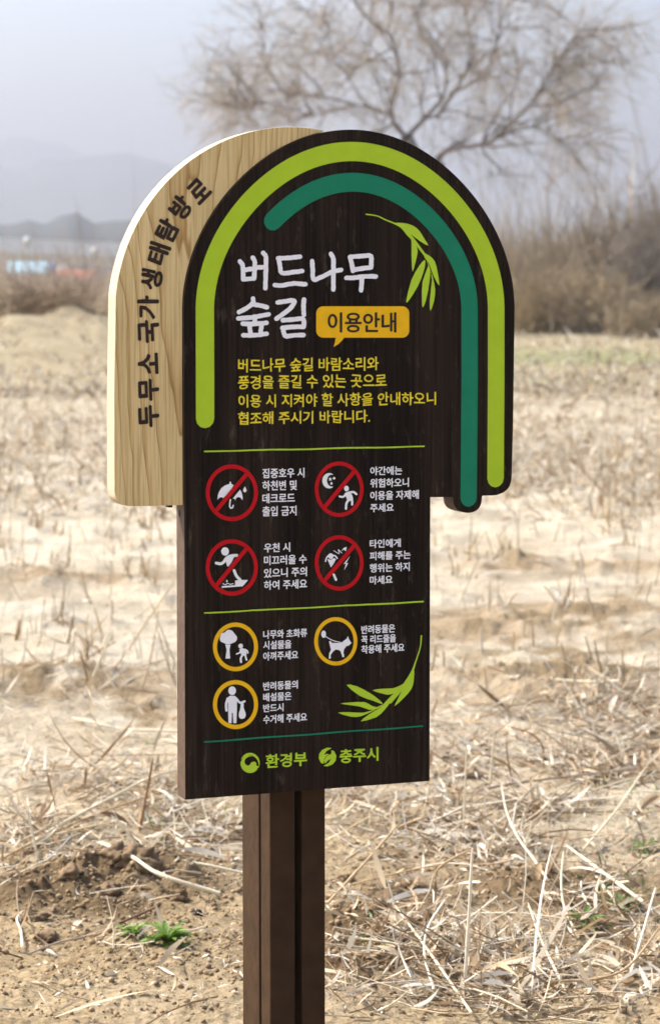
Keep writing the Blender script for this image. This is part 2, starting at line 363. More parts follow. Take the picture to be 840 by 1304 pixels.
# keyhole plate on the left edge of the board
ue, ze = sp(236, 657)
def sideplate(name, pts, u, mat):
    bm = bmesh.new(); a = [bm.verts.new((u, b, z)) for b, z in pts]; c = [bm.verts.new((u + .0012, b, z)) for b, z in pts]
    bm.faces.new(a); bm.faces.new(c[::-1]); n = len(pts)
    for i in range(n): bm.faces.new((a[i], c[i], c[(i + 1) % n], a[(i + 1) % n]))
    bmesh.ops.recalc_face_normals(bm, faces=bm.faces); me = bpy.data.meshes.new(name); bm.to_mesh(me); bm.free(); return link(name, me, mat, sign)
def stadium(b, z, r, h): return [(b + r * math.cos(a), z + r * math.sin(a)) for a in np.linspace(math.pi, 2 * math.pi, 10)] + [(b + r, z + h), (b - r, z + h)]
kp = sideplate('keyhole_plate', stadium(.024, ze - .001, .009, .026), ue - .0012, M['steel'])
kh = sideplate('keyhole', [(.024 + .005 * math.cos(a), ze + .002 + .006 * math.sin(a)) for a in np.linspace(0, 2 * math.pi, 14)[:-1]], ue - .0018, M['hole'])
kh.parent = kp
boxpart('fixing_clip', pp(216, 640)[0], pp(221, 640)[0], PBK + .004, PBK + .02, pp(218, 646.6)[1], pp(218, 643.0)[1], M['hole'], sign, .0005)

# ---- stripes
def stripe(path, wd, mat):
    return flat_mesh('curved_stripe', [stroke_poly(path, wd, False)], mat, sign, PB, px=False)
lw = .0312
zl = sp(261, 533)[1]
L1 = [(sp(261, 533)[0], zl), (sp(261, 480)[0], sp(261, 480)[1])] + arc(.2600, math.pi - .02, .02, 60)
ur, zr = sp(630.2, 609)
L1 += [(sp(631, 480)[0], sp(631, 480)[1]), (ur, zr)]
s1 = stripe(L1, lw, M['lime']); s1['label'] = 'wide lime green outer stripe'
a0 = math.atan2(sp(346, 280.5)[1] - AC[1], sp(346, 280.5)[0] - AC[0])
L2 = arc(.2102, a0, .02, 44) + [sp(597.3, 480), sp(596, 634)]
s2 = stripe(L2, lw * .98, M['teal']); s2['label'] = 'shorter teal green inner stripe'

# ---- title, brush strokes
za = Z(290, 300, 6.4615); zb = Z(390, 300, 6.0)
TI = [za([(100, 212), (122, 245), (126, 300), (128, 358)]), za([(205, 182), (222, 215), (220, 290), (216, 352)]), za([(128, 284), (215, 272)]), za([(126, 360), (216, 352)]),
      za([(222, 265), (305, 258)]), za([(290, 142), (312, 180), (312, 300), (308, 433)]),
      za([(412, 187), (500, 184), (592, 174)]), za([(416, 192), (428, 250), (436, 300), (470, 310), (540, 300), (610, 292)]), za([(385, 407), (440, 411), (540, 394), (636, 401)]),
      zb([(42, 195), (46, 260), (52, 335), (110, 318), (190, 278)]), zb([(185, 140), (203, 180), (204, 290), (203, 412)]), zb([(205, 272), (262, 262)]),
      zb([(330, 165), (342, 210), (352, 270)]), zb([(332, 162), (410, 158), (485, 155), (492, 200), (490, 242)]), zb([(352, 262), (420, 252), (490, 243)]),
      zb([(302, 324), (360, 322), (440, 312), (526, 312)]), zb([(418, 322), (418, 370), (414, 418)]),
      za([(208, 518), (205, 556), (150, 600), (92, 630)]), za([(208, 566), (260, 574), (322, 590)]), za([(86, 682), (200, 672), (336, 648)]), za([(222, 675), (222, 725)]),
      za([(122, 724), (200, 728), (318, 718)]), za([(176, 738), (182, 775), (188, 812)]), za([(278, 735), (272, 770), (268, 808)]), za([(126, 820), (220, 820), (318, 808)]),
      za([(408, 550), (480, 540), (545, 536), (520, 590), (460, 640), (398, 684)]), za([(624, 526), (620, 590), (624, 652)]),
      za([(450, 697), (540, 690), (612, 684), (624, 715), (620, 752)]), za([(446, 760), (530, 752), (616, 750)]), za([(452, 768), (462, 810), (480, 828), (550, 820), (620, 818)])]
for grp, idx in (('title', slice(0, 17)), ('title', slice(17, 30))):
    t_ = flat_mesh('title_lettering', [stroke_poly(p, 5.8, True, .09) for p in TI[idx]], M['white'], sign, PB)

# ---- yellow paragraph
for body, x0, x1, yt, yb, s in [('버드나무 숲길 바람소리와', 303, 482, 457, 474, -.014), ('풍경을 즐길 수 있는 곳으로', 303, 492, 478.5, 495.5, -.014),
                                ('이용 시 지켜야 할 사항을 안내하오니', 303.5, 555, 502.5, 519, -.015), ('협조해 주시기 바랍니다.', 303, 471, 524.8, 541, -.018)]:
    text_px(body, x0, x1, yt, yb, s, M['yellow'], sign, .45, jitter=.42)
# ---- white texts
for body, x0, x1, yt, yb, s in [
    ('집중호우 시', 334, 387.6, 596.8, 609, -.02), ('하천변 및', 334, 378, 612.4, 624.8, -.02), ('데크로드', 334, 375.4, 628.8, 641, -.025), ('출입 금지', 334, 377.5, 645, 657.6, -.03),
    ('우천 시', 336, 369.4, 692, 703.6, -.035), ('미끄러울 수', 336, 390.4, 708, 719.8, -.04), ('있으니 주의', 336, 390.8, 724.2, 736, -.045), ('하여 주세요', 336, 391, 739.7, 751.4, -.045),
    ('야간에는', 471, 511.8, 594.4, 605.2, -.02), ('위험하오니', 471, 520.4, 609.6, 621, -.025), ('이용을 자제해', 471, 533, 625.7, 637, -.03), ('주세요', 471, 501, 641.6, 652.2, -.03),
    ('타인에게', 470.4, 510, 687.4, 698, -.04), ('피해를 주는', 470.4, 522.5, 702.9, 713.6, -.04), ('행위는 하지', 470.4, 521.4, 718.2, 729.2, -.045), ('마세요', 470.4, 499.6, 733.8, 744.4, -.045),
    ('나무와 초화류', 335, 391, 803, 813.6, -.05), ('시설물을', 335, 371, 816.6, 827.2, -.05), ('아껴주세요', 335, 379.6, 830.6, 841.4, -.055),
    ('반려동물의', 335, 379.2, 868.8, 879.4, -.06), ('배설물은', 335, 371, 883, 893.4, -.06), ('반드시', 335, 361, 897, 907.2, -.06), ('수거해 주세요', 335, 390.8, 911, 921.8, -.065),
    ('반려동물은', 459.7, 502.8, 796.8, 807.4, -.05), ('꼭 리드줄을', 459.7, 503.9, 809.6, 819.8, -.05), ('착용해 주세요', 459.7, 514.6, 822, 832.6, -.055)]:
    text_px(body, x0, x1, yt, yb, s, M['white'], sign, .55)
text_px('환경부', 338, 391, 961.2, 978.5, -.075, M['lime2'], sign, .9, jitter=.25)
text_px('충주시', 432, 481.8, 954.8, 972, -.075, M['lime2'], sign, .9, jitter=.25)
# ---- speech bubble
def rrect(x0, y0, x1, y1, r, n=7):
    o = []
    for cx_, cy_, s in ((x1 - r, y0 + r, -90), (x1 - r, y1 - r, 0), (x0 + r, y1 - r, 90), (x0 + r, y0 + r, 180)):
        o += [(cx_ + r * math.cos(R(s + 90 * i / n)), cy_ + r * math.sin(R(s + 90 * i / n))) for i in range(n + 1)]
    return o
bub = rrect(402.5, 390, 520.8, 430, 9)
k = 16                                        # start of bottom-left corner: tail goes in here
tail = [(438, 430), (435.5, 433.5), (431, 438), (424.5, 441.8), (426.3, 436), (427.3, 430)]
bp_ = flat_mesh('speech_bubble', [bub[:k] + tail + bub[k:]], M['amber'], sign, PB)
text_px('이용안내', 417, 504.5, 398, 423.2, 0, M['ink'], bp_, .9, b=PB - .0004)
# ---- divider lines
for p0, p1, mt in (((260.7, 574.8), (539.6, 568.4), 'lime2'), ((260.7, 780.6), (538.5, 766.2), 'lime2'), ((260.7, 944.8), (537.5, 924.8), 'teal')):
    mid = [(p0[0] + (p1[0] - p0[0]) * t, p0[1] + (p1[1] - p0[1]) * t + .25 * math.sin(t * 17)) for t in np.linspace(0, 1, 24)]
    flat_mesh('divider_line', [stroke_poly(mid, 1.9, False, .15)], M[mt], sign, PB)
# ---- pictograms
def ring(c, rx, ry, th, thy, zf, mat):
    n = 48; o = zf([(c[0] + rx * math.cos(a), c[1] + ry * math.sin(a)) for a in np.linspace(0, 2 * math.pi, n + 1)])
    i = zf([(c[0] + (rx - th) * math.cos(a), c[1] + (ry - thy) * math.sin(a)) for a in np.linspace(0, 2 * math.pi, n + 1)])
    bm = bmesh.new(); A = [bm.verts.new((sp(*q)[0], PB, sp(*q)[1])) for q in o[:-1]]; B = [bm.verts.new((sp(*q)[0], PB, sp(*q)[1])) for q in i[:-1]]
    for j in range(n): bm.faces.new((A[j], A[(j + 1) % n], B[(j + 1) % n], B[j]))
    me = bpy.data.meshes.new('pictogram'); bm.to_mesh(me); bm.free(); return link('pictogram_ring', me, mat, sign)
def ell(c, rx, ry, n=20): return [(c[0] + rx * math.cos(a), c[1] + ry * math.sin(a)) for a in np.linspace(0, 2 * math.pi, n + 1)[:-1]]
def S(pts, wd): return list(map(tuple, stroke_poly(pts, wd)))
def picto(zf, c, rx, ry, mat, shapes, sl=None, th=22, label=None):
    rg = ring(c, rx, ry, th, th * 1.07, zf, mat)
    if label: rg['label'] = label
    flat_mesh('symbol', [zf(s) for s in shapes], M['white'], rg, PB - .0002)
    if sl: flat_mesh('slash', [stroke_poly(zf(sl), 5.2, False)[:]], mat, rg, PB - .0016)
z5 = Z(220, 570, 4.6667); z6 = Z(380, 570, 4.6667); z7 = Z(220, 760, 4.6667); z8 = Z(380, 760, 4.6667)
picto(z5, (350, 268), 155, 169, M['red'], [
    [(265, 310), (268, 285), (275, 262), (290, 240), (308, 226), (325, 219), (337, 216), (338, 203), (346, 203), (348, 216), (362, 222), (352, 240), (318, 282), (300, 300), (290, 294), (276, 298)],
    [(357, 303), (378, 276), (400, 250), (410, 268), (416, 300), (413, 312), (402, 297), (388, 293), (376, 300), (372, 313), (366, 303)],
    S([(342, 310), (338, 343), (343, 358), (354, 357), (359, 343)], 8), [(428, 230), (436, 246), (438, 258), (428, 267), (417, 258), (419, 246)]],
    [(432, 165), (262, 370)], 23, 'red no-entry ring over a white umbrella and raindrop')
picto(z5, (350, 712), 155, 168, M['red'], [
    ell((311, 617), 23, 25), S([(258, 686), (285, 690), (302, 680), (320, 656), (345, 643), (380, 640)], 17), [(310, 655), (330, 640), (348, 640), (364, 650), (350, 680), (330, 706), (322, 704)],
    S([(364, 730), (378, 762), (400, 786)], 17), [(370, 790), (400, 786), (447, 786), (415, 824), (290, 833), (291, 823), (370, 817)],
    S([(298, 808), (312, 815), (326, 806), (340, 812), (358, 808)], 5), ell((321, 793), 5, 7, 8)],
    [(437, 602), (262, 815)], 23, 'red ring over a white figure slipping beside water')
star = [(188 + (13 if i % 2 == 0 else 5) * math.sin(i * math.pi / 5), 188 - (14 if i % 2 == 0 else 5) * math.cos(i * math.pi / 5)) for i in range(10)]
moon = [(182 + 41 * math.cos(a), 197 + 46 * math.sin(a)) for a in np.linspace(R(-62), R(-298), 22)] + [(198 + 29 * math.cos(a), 196 + 36 * math.sin(a)) for a in np.linspace(R(-285), R(-75), 16)]
picto(z6, (240, 247), 145, 165, M['red'], [moon, star, ell((211, 182), 8, 8, 8), ell((195, 213), 7, 8, 8), ell((284, 243), 14, 17),
    [(272, 272), (290, 262), (308, 262), (318, 285), (324, 305), (304, 318), (288, 312)], S([(243, 290), (264, 292), (282, 274)], 12), S([(300, 266), (325, 264), (342, 276)], 13),
    S([(297, 308), (283, 332), (280, 362)], 14), S([(313, 300), (317, 320), (316, 338)], 13)], [(330, 142), (150, 358)], 22, 'red ring over a white moon, stars and a walking figure')
picto(z6, (240, 685), 145, 165, M['red'], [ell((191, 645), 16, 17), [(170, 662), (190, 666), (212, 656), (222, 664), (208, 690), (192, 712), (184, 694)], S([(160, 676), (166, 655), (178, 640)], 8), S([(204, 640), (218, 644), (229, 658)], 8),
    [(252, 614), (270, 594), (285, 590), (281, 616), (268, 606)], S([(208, 612), (240, 630), (235, 606), (256, 626)], 4), [(305, 643), (290, 662), (266, 692), (280, 688), (270, 728), (294, 686), (281, 686)], S([(208, 755), (221, 785)], 14)],
    [(330, 582), (150, 795)], 22, 'red ring over a white figure covering its ears and noise bolts')
picto(z7, (372, 297), 134, 145, M['amber'], [list(map(tuple, smooth_closed([(280, 245), (290, 218), (308, 212), (325, 197), (350, 200), (366, 218), (382, 240), (375, 264), (350, 277), (325, 283), (300, 273), (284, 264)], 3))),
    [(312, 284), (343, 284), (337, 315), (341, 367), (313, 367), (320, 315)], ell((403, 292), 14, 14), [(394, 310), (412, 304), (432, 311), (440, 328), (436, 350), (408, 350)],
    S([(379, 339), (396, 332), (404, 318)], 9), S([(430, 312), (443, 322), (446, 334)], 8), S([(414, 345), (403, 365), (405, 388)], 12), S([(429, 345), (433, 360), (437, 374)], 11)], None, 24, 'amber ring with a white tree and figure')
picto(z7, (372, 640), 134, 146, M['amber'], [ell((353, 558), 23, 26), [(328, 596), (340, 588), (368, 588), (382, 600), (381, 680), (378, 751), (360, 751), (357, 690), (351, 690), (349, 751), (331, 751), (329, 680)],
    S([(326, 605), (317, 640), (319, 675)], 15), S([(378, 606), (400, 629), (426, 621)], 13), list(map(tuple, smooth_closed([(404, 634), (420, 632), (421, 660), (433, 697), (425, 721), (400, 723), (391, 700), (400, 665)], 3)))], None, 24, 'amber ring with a white figure holding a bag')
picto(z8, (220, 264), 128, 144, M['amber'], [ell((149, 222), 14, 22, 16), S([(154, 232), (200, 258), (252, 272)], 5),
    [(180, 266), (188, 261), (200, 274), (252, 274), (272, 258), (284, 250), (293, 233), (299, 252), (314, 275), (296, 291), (284, 292), (270, 312), (266, 330), (272, 356), (260, 359), (250, 325), (240, 316), (220, 313), (205, 325), (190, 345), (191, 367), (179, 367), (182, 335), (192, 315), (187, 295)]], None, 22, 'amber ring with a white leashed dog')
# ---- willow leaf motifs
zt6 = Z(440, 240, 6.0)
flat_mesh('willow_leaf_motif', [list(map(tuple, stroke_poly(zt6([(157, 197), (240, 210), (300, 238), (370, 266), (425, 295), (475, 345), (530, 410), (605, 510)]), 1.6, True, 0, [1.6, 1.4, 1.5, 1.8, 2.6, 4.5, 3.6, 3])))] + [list(zt6(map(tuple, smooth_closed(p, 2)))) for p in [
    [(375, 264), (440, 264), (510, 282), (560, 322), (600, 385), (630, 437), (565, 402), (500, 352), (462, 325), (420, 290)],
    [(480, 350), (500, 395), (501, 460), (503, 560), (510, 636), (532, 560), (548, 480), (533, 425), (508, 385)],
    [(540, 418), (585, 482), (640, 515), (680, 560), (700, 640), (713, 742), (672, 675), (637, 580), (605, 535), (580, 480)],
    [(602, 545), (560, 590), (500, 700), (460, 862), (485, 850), (550, 745), (590, 645), (604, 585)],
    [(612, 550), (628, 590), (585, 710), (580, 850), (586, 910), (612, 850), (637, 720), (643, 620), (625, 572)],
    [(645, 620), (656, 700), (640, 850), (644, 937), (672, 860), (681, 770), (665, 690)]]], M['lime2'], sign, PB)
flat_mesh('willow_leaf_motif', [list(map(tuple, stroke_poly(z8([(729, 232), (722, 300), (695, 385), (672, 450), (632, 515), (590, 572), (545, 625)]), 1.6, True, 0, [1.9, 1.4, 1.6, 3, 3.5, 4, 4])))] + [list(z8(map(tuple, smooth_closed(p, 2)))) for p in [
    [(685, 425), (683, 500), (668, 550), (620, 605), (569, 650), (592, 600), (630, 520), (660, 468)],
    [(634, 512), (590, 562), (540, 581), (500, 576), (438, 555), (500, 546), (560, 543), (600, 528)],
    [(590, 560), (545, 625), (510, 672), (460, 716), (368, 740), (420, 697), (480, 660), (505, 635), (552, 585)],
    [(500, 638), (440, 617), (360, 587), (284, 523), (345, 531), (420, 570), (470, 605)],
    [(500, 637), (470, 664), (420, 671), (360, 651), (248, 635), (310, 627), (390, 625), (430, 645), (465, 655)],
    [(496, 644), (440, 678), (370, 709), (310, 712), (233, 688), (300, 685), (380, 688), (440, 672)]]], M['lime2'], sign, PB)
# ---- logos
sw = [(402, 985)] + [(459 + 57 * math.cos(a), 987 + 60 * math.sin(a)) for a in np.linspace(R(178), R(40), 14)]
sw += [(497, 1000), (496, 985), (482, 979), (466, 984), (458, 998), (446, 1004), (432, 996), (425, 980), (432, 962), (450, 950), (476, 946), (440, 941), (418, 955)]
t1 = [(459 + 57 * math.cos(a), 987 + 60 * math.sin(a)) for a in np.linspace(R(200), R(390), 22)] + [(497, 1020), (478, 1044), (500, 1005)] + [(459 + (57 - 14 * math.sin((a - R(200)) / R(180) * math.pi) - 2) * math.cos(a), 987 + (60 - 13 * math.sin((a - R(200)) / R(180) * math.pi) - 2) * math.sin(a)) for a in np.linspace(R(380), R(202), 20)]
flat_mesh('swirl_logo', [z7(sw), z7(t1)], M['lime2'], sign, PB)
lf = [(197, 899), (170, 896), (140, 910), (123, 932), (120, 960), (134, 988), (150, 992), (150, 972), (160, 950), (184, 934), (163, 934), (150, 942), (165, 918)]
lf2 = [(344 - x, 1904 - y) for x, y in lf]
flat_mesh('leaf_logo', [z8(lf), z8(lf2), z8([(150, 975), (165, 948), (200, 930), (196, 952), (178, 968), (158, 990)])], M['lime2'], sign, PB)
# ---- burnt lettering up the pine board
for ch, cx_, cy_, ang, sz in [('두', 189.5, 529.5, 90, 29), ('무', 189.3, 496, 90, 29), ('소', 188.4, 463, 90, 28.5), ('국', 189.2, 422.5, 90, 30), ('가', 188.6, 391.5, 88, 30.5),
                              ('생', 192.8, 356, 78, 31), ('태', 201.5, 323, 70, 31), ('탐', 212.6, 293, 60, 31), ('방', 230.0, 264, 51, 31), ('로', 253, 243.0, 41, 30)]:
    V, Fs = glyph_mesh(ch, .010); mn, mx = V.min(0), V.max(0); T = (V - (mn + mx) / 2) / (mx - mn)
    T[:, 1] += .045 * T[:, 0]; T[:, 0] += .02 * np.sin(T[:, 1] * 9); a = R(ang); vs = []; fs = []
    for k_, (ox, oy) in enumerate(((0, 0), (-.9, 0), (.9, 0), (0, .8), (0, -.8))):
        X = T[:, 0] * (sz * (.84 if ch in '생태탐방로' else .97) - 1.8) + ox; Y = T[:, 1] * (sz - 1.8) * .97 + oy; o_ = len(vs); bb = PBK - .0008 - k_ * .00006
        for x, y in zip(X, Y):
            u, z = pp(cx_ + (x * math.cos(a) - y * math.sin(a)) * .95, cy_ - (x * math.sin(a) + y * math.cos(a))); vs.append((u, bb, z))
        fs += [tuple(q + o_ for q in f) for f in Fs]
    me = bpy.data.meshes.new('burnt_lettering'); me.from_pydata(vs, [], fs); me.update(); link('burnt_lettering', me, M['burn'], pine)

# ================================================================== GROUND
def gd(px, py, cx_, cy_, sx_, sy_): return np.exp(-((px - cx_) / sx_) ** 2 - ((py - cy_) / sy_) ** 2)
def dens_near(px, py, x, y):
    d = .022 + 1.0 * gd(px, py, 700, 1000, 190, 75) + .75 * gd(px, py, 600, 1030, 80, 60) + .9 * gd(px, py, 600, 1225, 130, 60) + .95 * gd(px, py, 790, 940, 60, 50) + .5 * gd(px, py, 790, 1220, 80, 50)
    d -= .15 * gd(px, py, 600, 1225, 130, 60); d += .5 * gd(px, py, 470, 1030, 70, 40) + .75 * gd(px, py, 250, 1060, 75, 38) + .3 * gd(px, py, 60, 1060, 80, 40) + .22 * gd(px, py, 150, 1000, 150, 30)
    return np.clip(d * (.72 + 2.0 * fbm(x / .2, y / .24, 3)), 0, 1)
def G_mesh():
    half = R(13); da = np.linspace(-half, half, 470)
    rest = np.concatenate([np.linspace(half, math.pi * 2 - half, 64)[1:-1]])
    ang = np.concatenate([da, rest]); NA = len(ang)
    r1 = np.linspace(.3, 3.6, 12)[:-1]
    s = np.linspace(1 / 3.6, 1 / 60, 820); r2 = 1 / s
    r3 = np.geomspace(60, 5600, 40)[1:]
    rr = np.concatenate([r1, r2, r3]); NR = len(rr)
    A, RR = np.meshgrid(ang, rr); X = RR * np.sin(A); Y = RR * np.cos(A); Hh = gh(X, Y)
    V = np.stack([X, Y, Hh], -1).reshape(-1, 3)
    idx = np.arange(NA * NR).reshape(NR, NA); a = idx[:-1]; b = idx[1:]
    Fq = np.stack([a, b, np.roll(b, -1, 1), np.roll(a, -1, 1)], -1).reshape(-1, 4)
    # centre patch
    cidx = len(V); V = np.vstack([V, [[0, 0, float(gh(0., 0.))]]])
    x, y = V[:, 0], V[:, 1]; r = np.hypot(x, y)
    dry = np.clip((r - 5.4) / 2.6, 0, 1) + .55 * fbm(x / .55, y / .6, 4)
    dry = np.clip(dry, 0, 1)[:, None]
    moist = np.array([.37, .28, .165]); sandc = np.array([.475, .415, .32])
    c = moist * (1 - dry) + sandc * dry
    far = np.clip((r - 24) / 14, 0, 1)[:, None]; c = c * (1 - far) + np.array([.32, .265, .17]) * far
    cl = np.zeros(len(V))
    for mx_, my_, rx, ry, hh in MOUNDS[:10]:
        cl = np.maximum(cl, np.exp(-((x - mx_) / rx / 1.6) ** 2 - ((y - my_) / ry / 1.6) ** 2) * (hh > .018))
    cl = np.clip(cl * 1.3, 0, 1)[:, None]; c = c * (1 - cl) + np.array([.18, .125, .07]) * cl
    dm = np.zeros(len(V))
    for mx_, my_, rx, ry, hh in MOUNDS[11:]: dm = np.maximum(dm, np.exp(-((x - mx_) / rx / 1.5) ** 2 - ((y - my_) / ry / 1.5) ** 2))
    dm = np.clip(dm * (.8 + 1.6 * fbm(x / .3, y / .2, 3)), 0, .85)[:, None]; c = c * (1 - dm) + np.array([.30, .22, .135]) * dm
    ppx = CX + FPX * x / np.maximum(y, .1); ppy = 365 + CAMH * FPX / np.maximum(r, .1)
    pt = gd(ppx, ppy, 710, 815, 190, 95) + .8 * gd(ppx, ppy, 50, 880, 150, 45) + .5 * gd(ppx, ppy, 30, 745, 60, 14) + .35 * gd(ppx, ppy, 190, 900, 80, 40)
    pt = np.clip(pt * (.75 + 1.5 * fbm(x / .5, y / .5, 2)), 0, 1); pt = np.clip(pt * (.75 + 2.2 * fbm(x / .11, y / .13, 3)), 0, .95)[:, None] * (y[:, None] > 2); c = c * (1 - pt) + np.array([.24, .175, .10]) * pt
    dn = np.clip((dens_near(ppx, ppy, x, y) - .2) * 1.2, 0, .85)[:, None] * (y[:, None] > 2); c = c * (1 - dn) + np.array([.10, .065, .038]) * dn  # shade in the gaps between straws, painted into the soil colour under dense litter
    gp = np.zeros(len(V))
    for px, py, rx, ry in [(740, 462, 3.2, 2.5), (690, 455, 2, 1.5), (720, 490, 1.5, .8), (800, 470, 2, 1.5)]:
        p = flat(px, py); gp = np.maximum(gp, np.exp(-((x - p[0]) / rx) ** 2 - ((y - p[1]) / ry) ** 2))
    gp = (np.clip(gp * (1 + 2 * fbm(x / .7, y / .7, 2)), 0, 1) * .7)[:, None]; c = c * (1 - gp) + np.array([.16, .20, .07]) * gp
    tri = [(cidx, i, (i + 1) % NA) for i in range(NA)]
    me = bpy.data.meshes.new('ground'); nq = len(Fq)
    me.vertices.add(len(V)); me.vertices.foreach_set('co', V.astype(np.float32).ravel())
    lv = np.concatenate([Fq.ravel(), np.array(tri).ravel()]).astype(np.int32); me.loops.add(len(lv)); me.loops.foreach_set('vertex_index', lv)
    me.polygons.add(nq + NA); me.polygons.foreach_set('loop_start', np.concatenate([np.arange(nq) * 4, nq * 4 + np.arange(NA) * 3]).astype(np.int32))
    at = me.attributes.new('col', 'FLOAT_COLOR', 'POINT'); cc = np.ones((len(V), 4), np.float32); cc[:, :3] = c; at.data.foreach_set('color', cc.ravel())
    me.update(calc_edges=True); me.validate(); return me
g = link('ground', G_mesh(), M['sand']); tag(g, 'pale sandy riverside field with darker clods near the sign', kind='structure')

# ================================================================== STRAW LITTER (uncountable)
STRAW = np.array([(.72, .62, .44), (.60, .47, .29), (.80, .74, .60), (.44, .31, .17), (.24, .15, .075), (.66, .55, .38), (.52, .41, .27), (.80, .72, .56), (.36, .25, .14)]) * (.97, .98, 1.03)
def scatter_px(n, x0, x1, y0, y1, dens=None, gamma=1.0):
    px = rng.uniform(x0, x1, n); py = y0 + (y1 - y0) * rng.random(n) ** gamma
    r_ = FW[None] + UP[None] * ((CY - py) / FPX)[:, None]; r_[:, 0] += (px - CX) / FPX; t = -CAMH / r_[:, 2]; P = C3 + r_ * t[:, None]
    if dens is not None: k_ = rng.random(n) < dens(px, py, P[:, 0], P[:, 1]); P = P[k_]
    return P[:, 0], P[:, 1]
def blades(x, y, Lm, Wm, pitch, curl, lift=0.0, cmul=1.0, S_=6, twist=1.2, cols=STRAW, flatw=True):
    n = len(x); L_ = Lm * rng.lognormal(0, .45, n); az = rng.uniform(0, 2 * math.pi, n); el = rng.uniform(*pitch, n); cu = rng.uniform(*curl, n); cz = rng.normal(0, .8, n)
    P = np.zeros((n, S_, 3)); P[:, 0] = np.c_[x, y, gh(x, y) - .002 + lift * rng.random(n)]
    for i in range(1, S_):
        e = el + cu * (i / S_); a = az + cz * (i / S_); st = L_ / (S_ - 1)
        P[:, i] = P[:, i - 1] + np.c_[np.cos(e) * np.cos(a) * st, np.cos(e) * np.sin(a) * st, np.sin(e) * st]
    g_ = gh(P[:, 1:, 0], P[:, 1:, 1]); P[:, 1:, 2] = np.maximum(P[:, 1:, 2], g_ + .003 + .002 * rng.random((n, S_ - 1)))
    c = cols[rng.integers(0, len(cols), n)] * rng.uniform(.75, 1.12, n)[:, None] * cmul
    return P, L_, az, c
def leaf_rib(x, y, Lm, Wm, pitch=(0, .5), curl=(-1, 1.2), lift=.01, cmul=1.0, cols=STRAW, S_=6):
    P, L_, az, c = blades(x, y, Lm, Wm, pitch, curl, lift, cmul, S_, cols=cols); n = len(x)
    prof = np.array([.35, .9, 1., .9, .6, .05])[:S_]; Wd = Wm * rng.lognormal(0, .35, n)[:, None] * prof[None]
    tw = rng.uniform(-1.2, 1.2, n)[:, None] + rng.normal(0, .9, n)[:, None] * np.linspace(0, 1, S_)[None]
    sd = np.stack([-np.sin(az)[:, None] * np.cos(tw), np.cos(az)[:, None] * np.cos(tw), np.sin(tw)], -1)
    return ribbons(P, Wd, sd, c)
def stem_tub(x, y, Lm, Rm, pitch=(0, .3), curl=(-.4, .3), lift=.015, cmul=1.0, cols=STRAW, S_=4, sides=4):
    P, L_, az, c = blades(x, y, Lm, Rm, pitch, curl, lift, cmul, S_, cols=cols); n = len(x)
    return tubes(P, Rm * rng.lognormal(0, .3, n)[:, None] * np.linspace(1, .7, S_)[None], sides, c)
near = []
x, y = scatter_px(15000, -20, 860, 900, 1304, dens_near); near.append(leaf_rib(x, y, .058, .006, (0, .7), (-1.8, 1.4), .03))
x, y = scatter_px(5000, -20, 860, 900, 1304, dens_near); near.append(leaf_rib(x, y, .075, .010, (0, .7), (-1.8, 1.2), .035))
x, y = scatter_px(9000, -20, 860, 900, 1304, dens_near); near.append(leaf_rib(x, y, .035, .006, (0, .3), (-1, 1), .008, cmul=.85))
x, y = scatter_px(6500, -20, 860, 900, 1304, dens_near); near.append(stem_tub(x, y, .13, .0016, (0, .55), (-.7, .4), .03))
x, y = scatter_px(900, -20, 860, 940, 1304, dens_near); near.append(stem_tub(x, y, .20, .0019, (0, .5), (-.5, .2), .03))
x, y = scatter_px(1100, -20, 860, 900, 1304, dens_near); near.append(leaf_rib(x, y, .13, .010, (.3, 1.2), (-2.2, .2), .01))
x, y = scatter_px(1500, -20, 860, 900, 1304); near.append(leaf_rib(x, y, .014, .0035, (0, .2), (-.5, .5), .0, cmul=1.0))
V, F_, c = merge(near); o = link('straw_litter', mesh_np('straw_litter', V, F_, c), M['straw']); tag(o, 'tangled cream and brown dead grass blades covering the ground near the sign', 'straw', kind='stuff')
def dens_mid(px, py, x, y):
    d = .035 + .8 * gd(px, py, 800, 905, 90, 32) + .12 * gd(px, py, 40, 850, 120, 30) + .25 * gd(px, py, 160, 890, 120, 30)
    return np.clip(d * (.8 + 1.6 * fbm(x / .4, y / .4, 2)), 0, 1)
mid = []
x, y = scatter_px(5000, -20, 860, 640, 905, dens_mid); mid.append(leaf_rib(x, y, .08, .008, (0, .8), (-1.4, 1), .02))
x, y = scatter_px(1300, -20, 860, 640, 905, dens_mid); mid.append(stem_tub(x, y, .13, .0022, (0, 1.5), (-.5, .3), .01))
x, y = scatter_px(190, -20, 860, 655, 905); mid.append(stem_tub(x, y, .09, .0028, (1.1, 1.6), (-.2, .2), .0, cmul=.8))
tx, ty = scatter_px(420, -20, 860, 585, 900, lambda px, py, x, y: np.clip(.8 - (py - 585) / 260, .07, 1)); kx = np.repeat(tx, 7) + rng.normal(0, .045, len(tx) * 7); ky = np.repeat(ty, 7) + rng.normal(0, .045, len(tx) * 7)
mid.append(stem_tub(kx, ky, .085, .0028, (1.0, 1.6), (-.4, .3), .0, cmul=1.0, cols=np.array([(.55, .40, .22), (.42, .28, .13), (.62, .50, .32), (.34, .22, .10)])))
mid.append(leaf_rib(kx[::2], ky[::2], .10, .010, (.2, 1.3), (-2, .2), .01, cmul=.9))
V, F_, c = merge(mid); o = link('stubble_litter', mesh_np('stubble_litter', V, F_, c), M['straw']); tag(o, 'sparse dry stubble and straw bits across the bare sand', 'straw', kind='stuff')
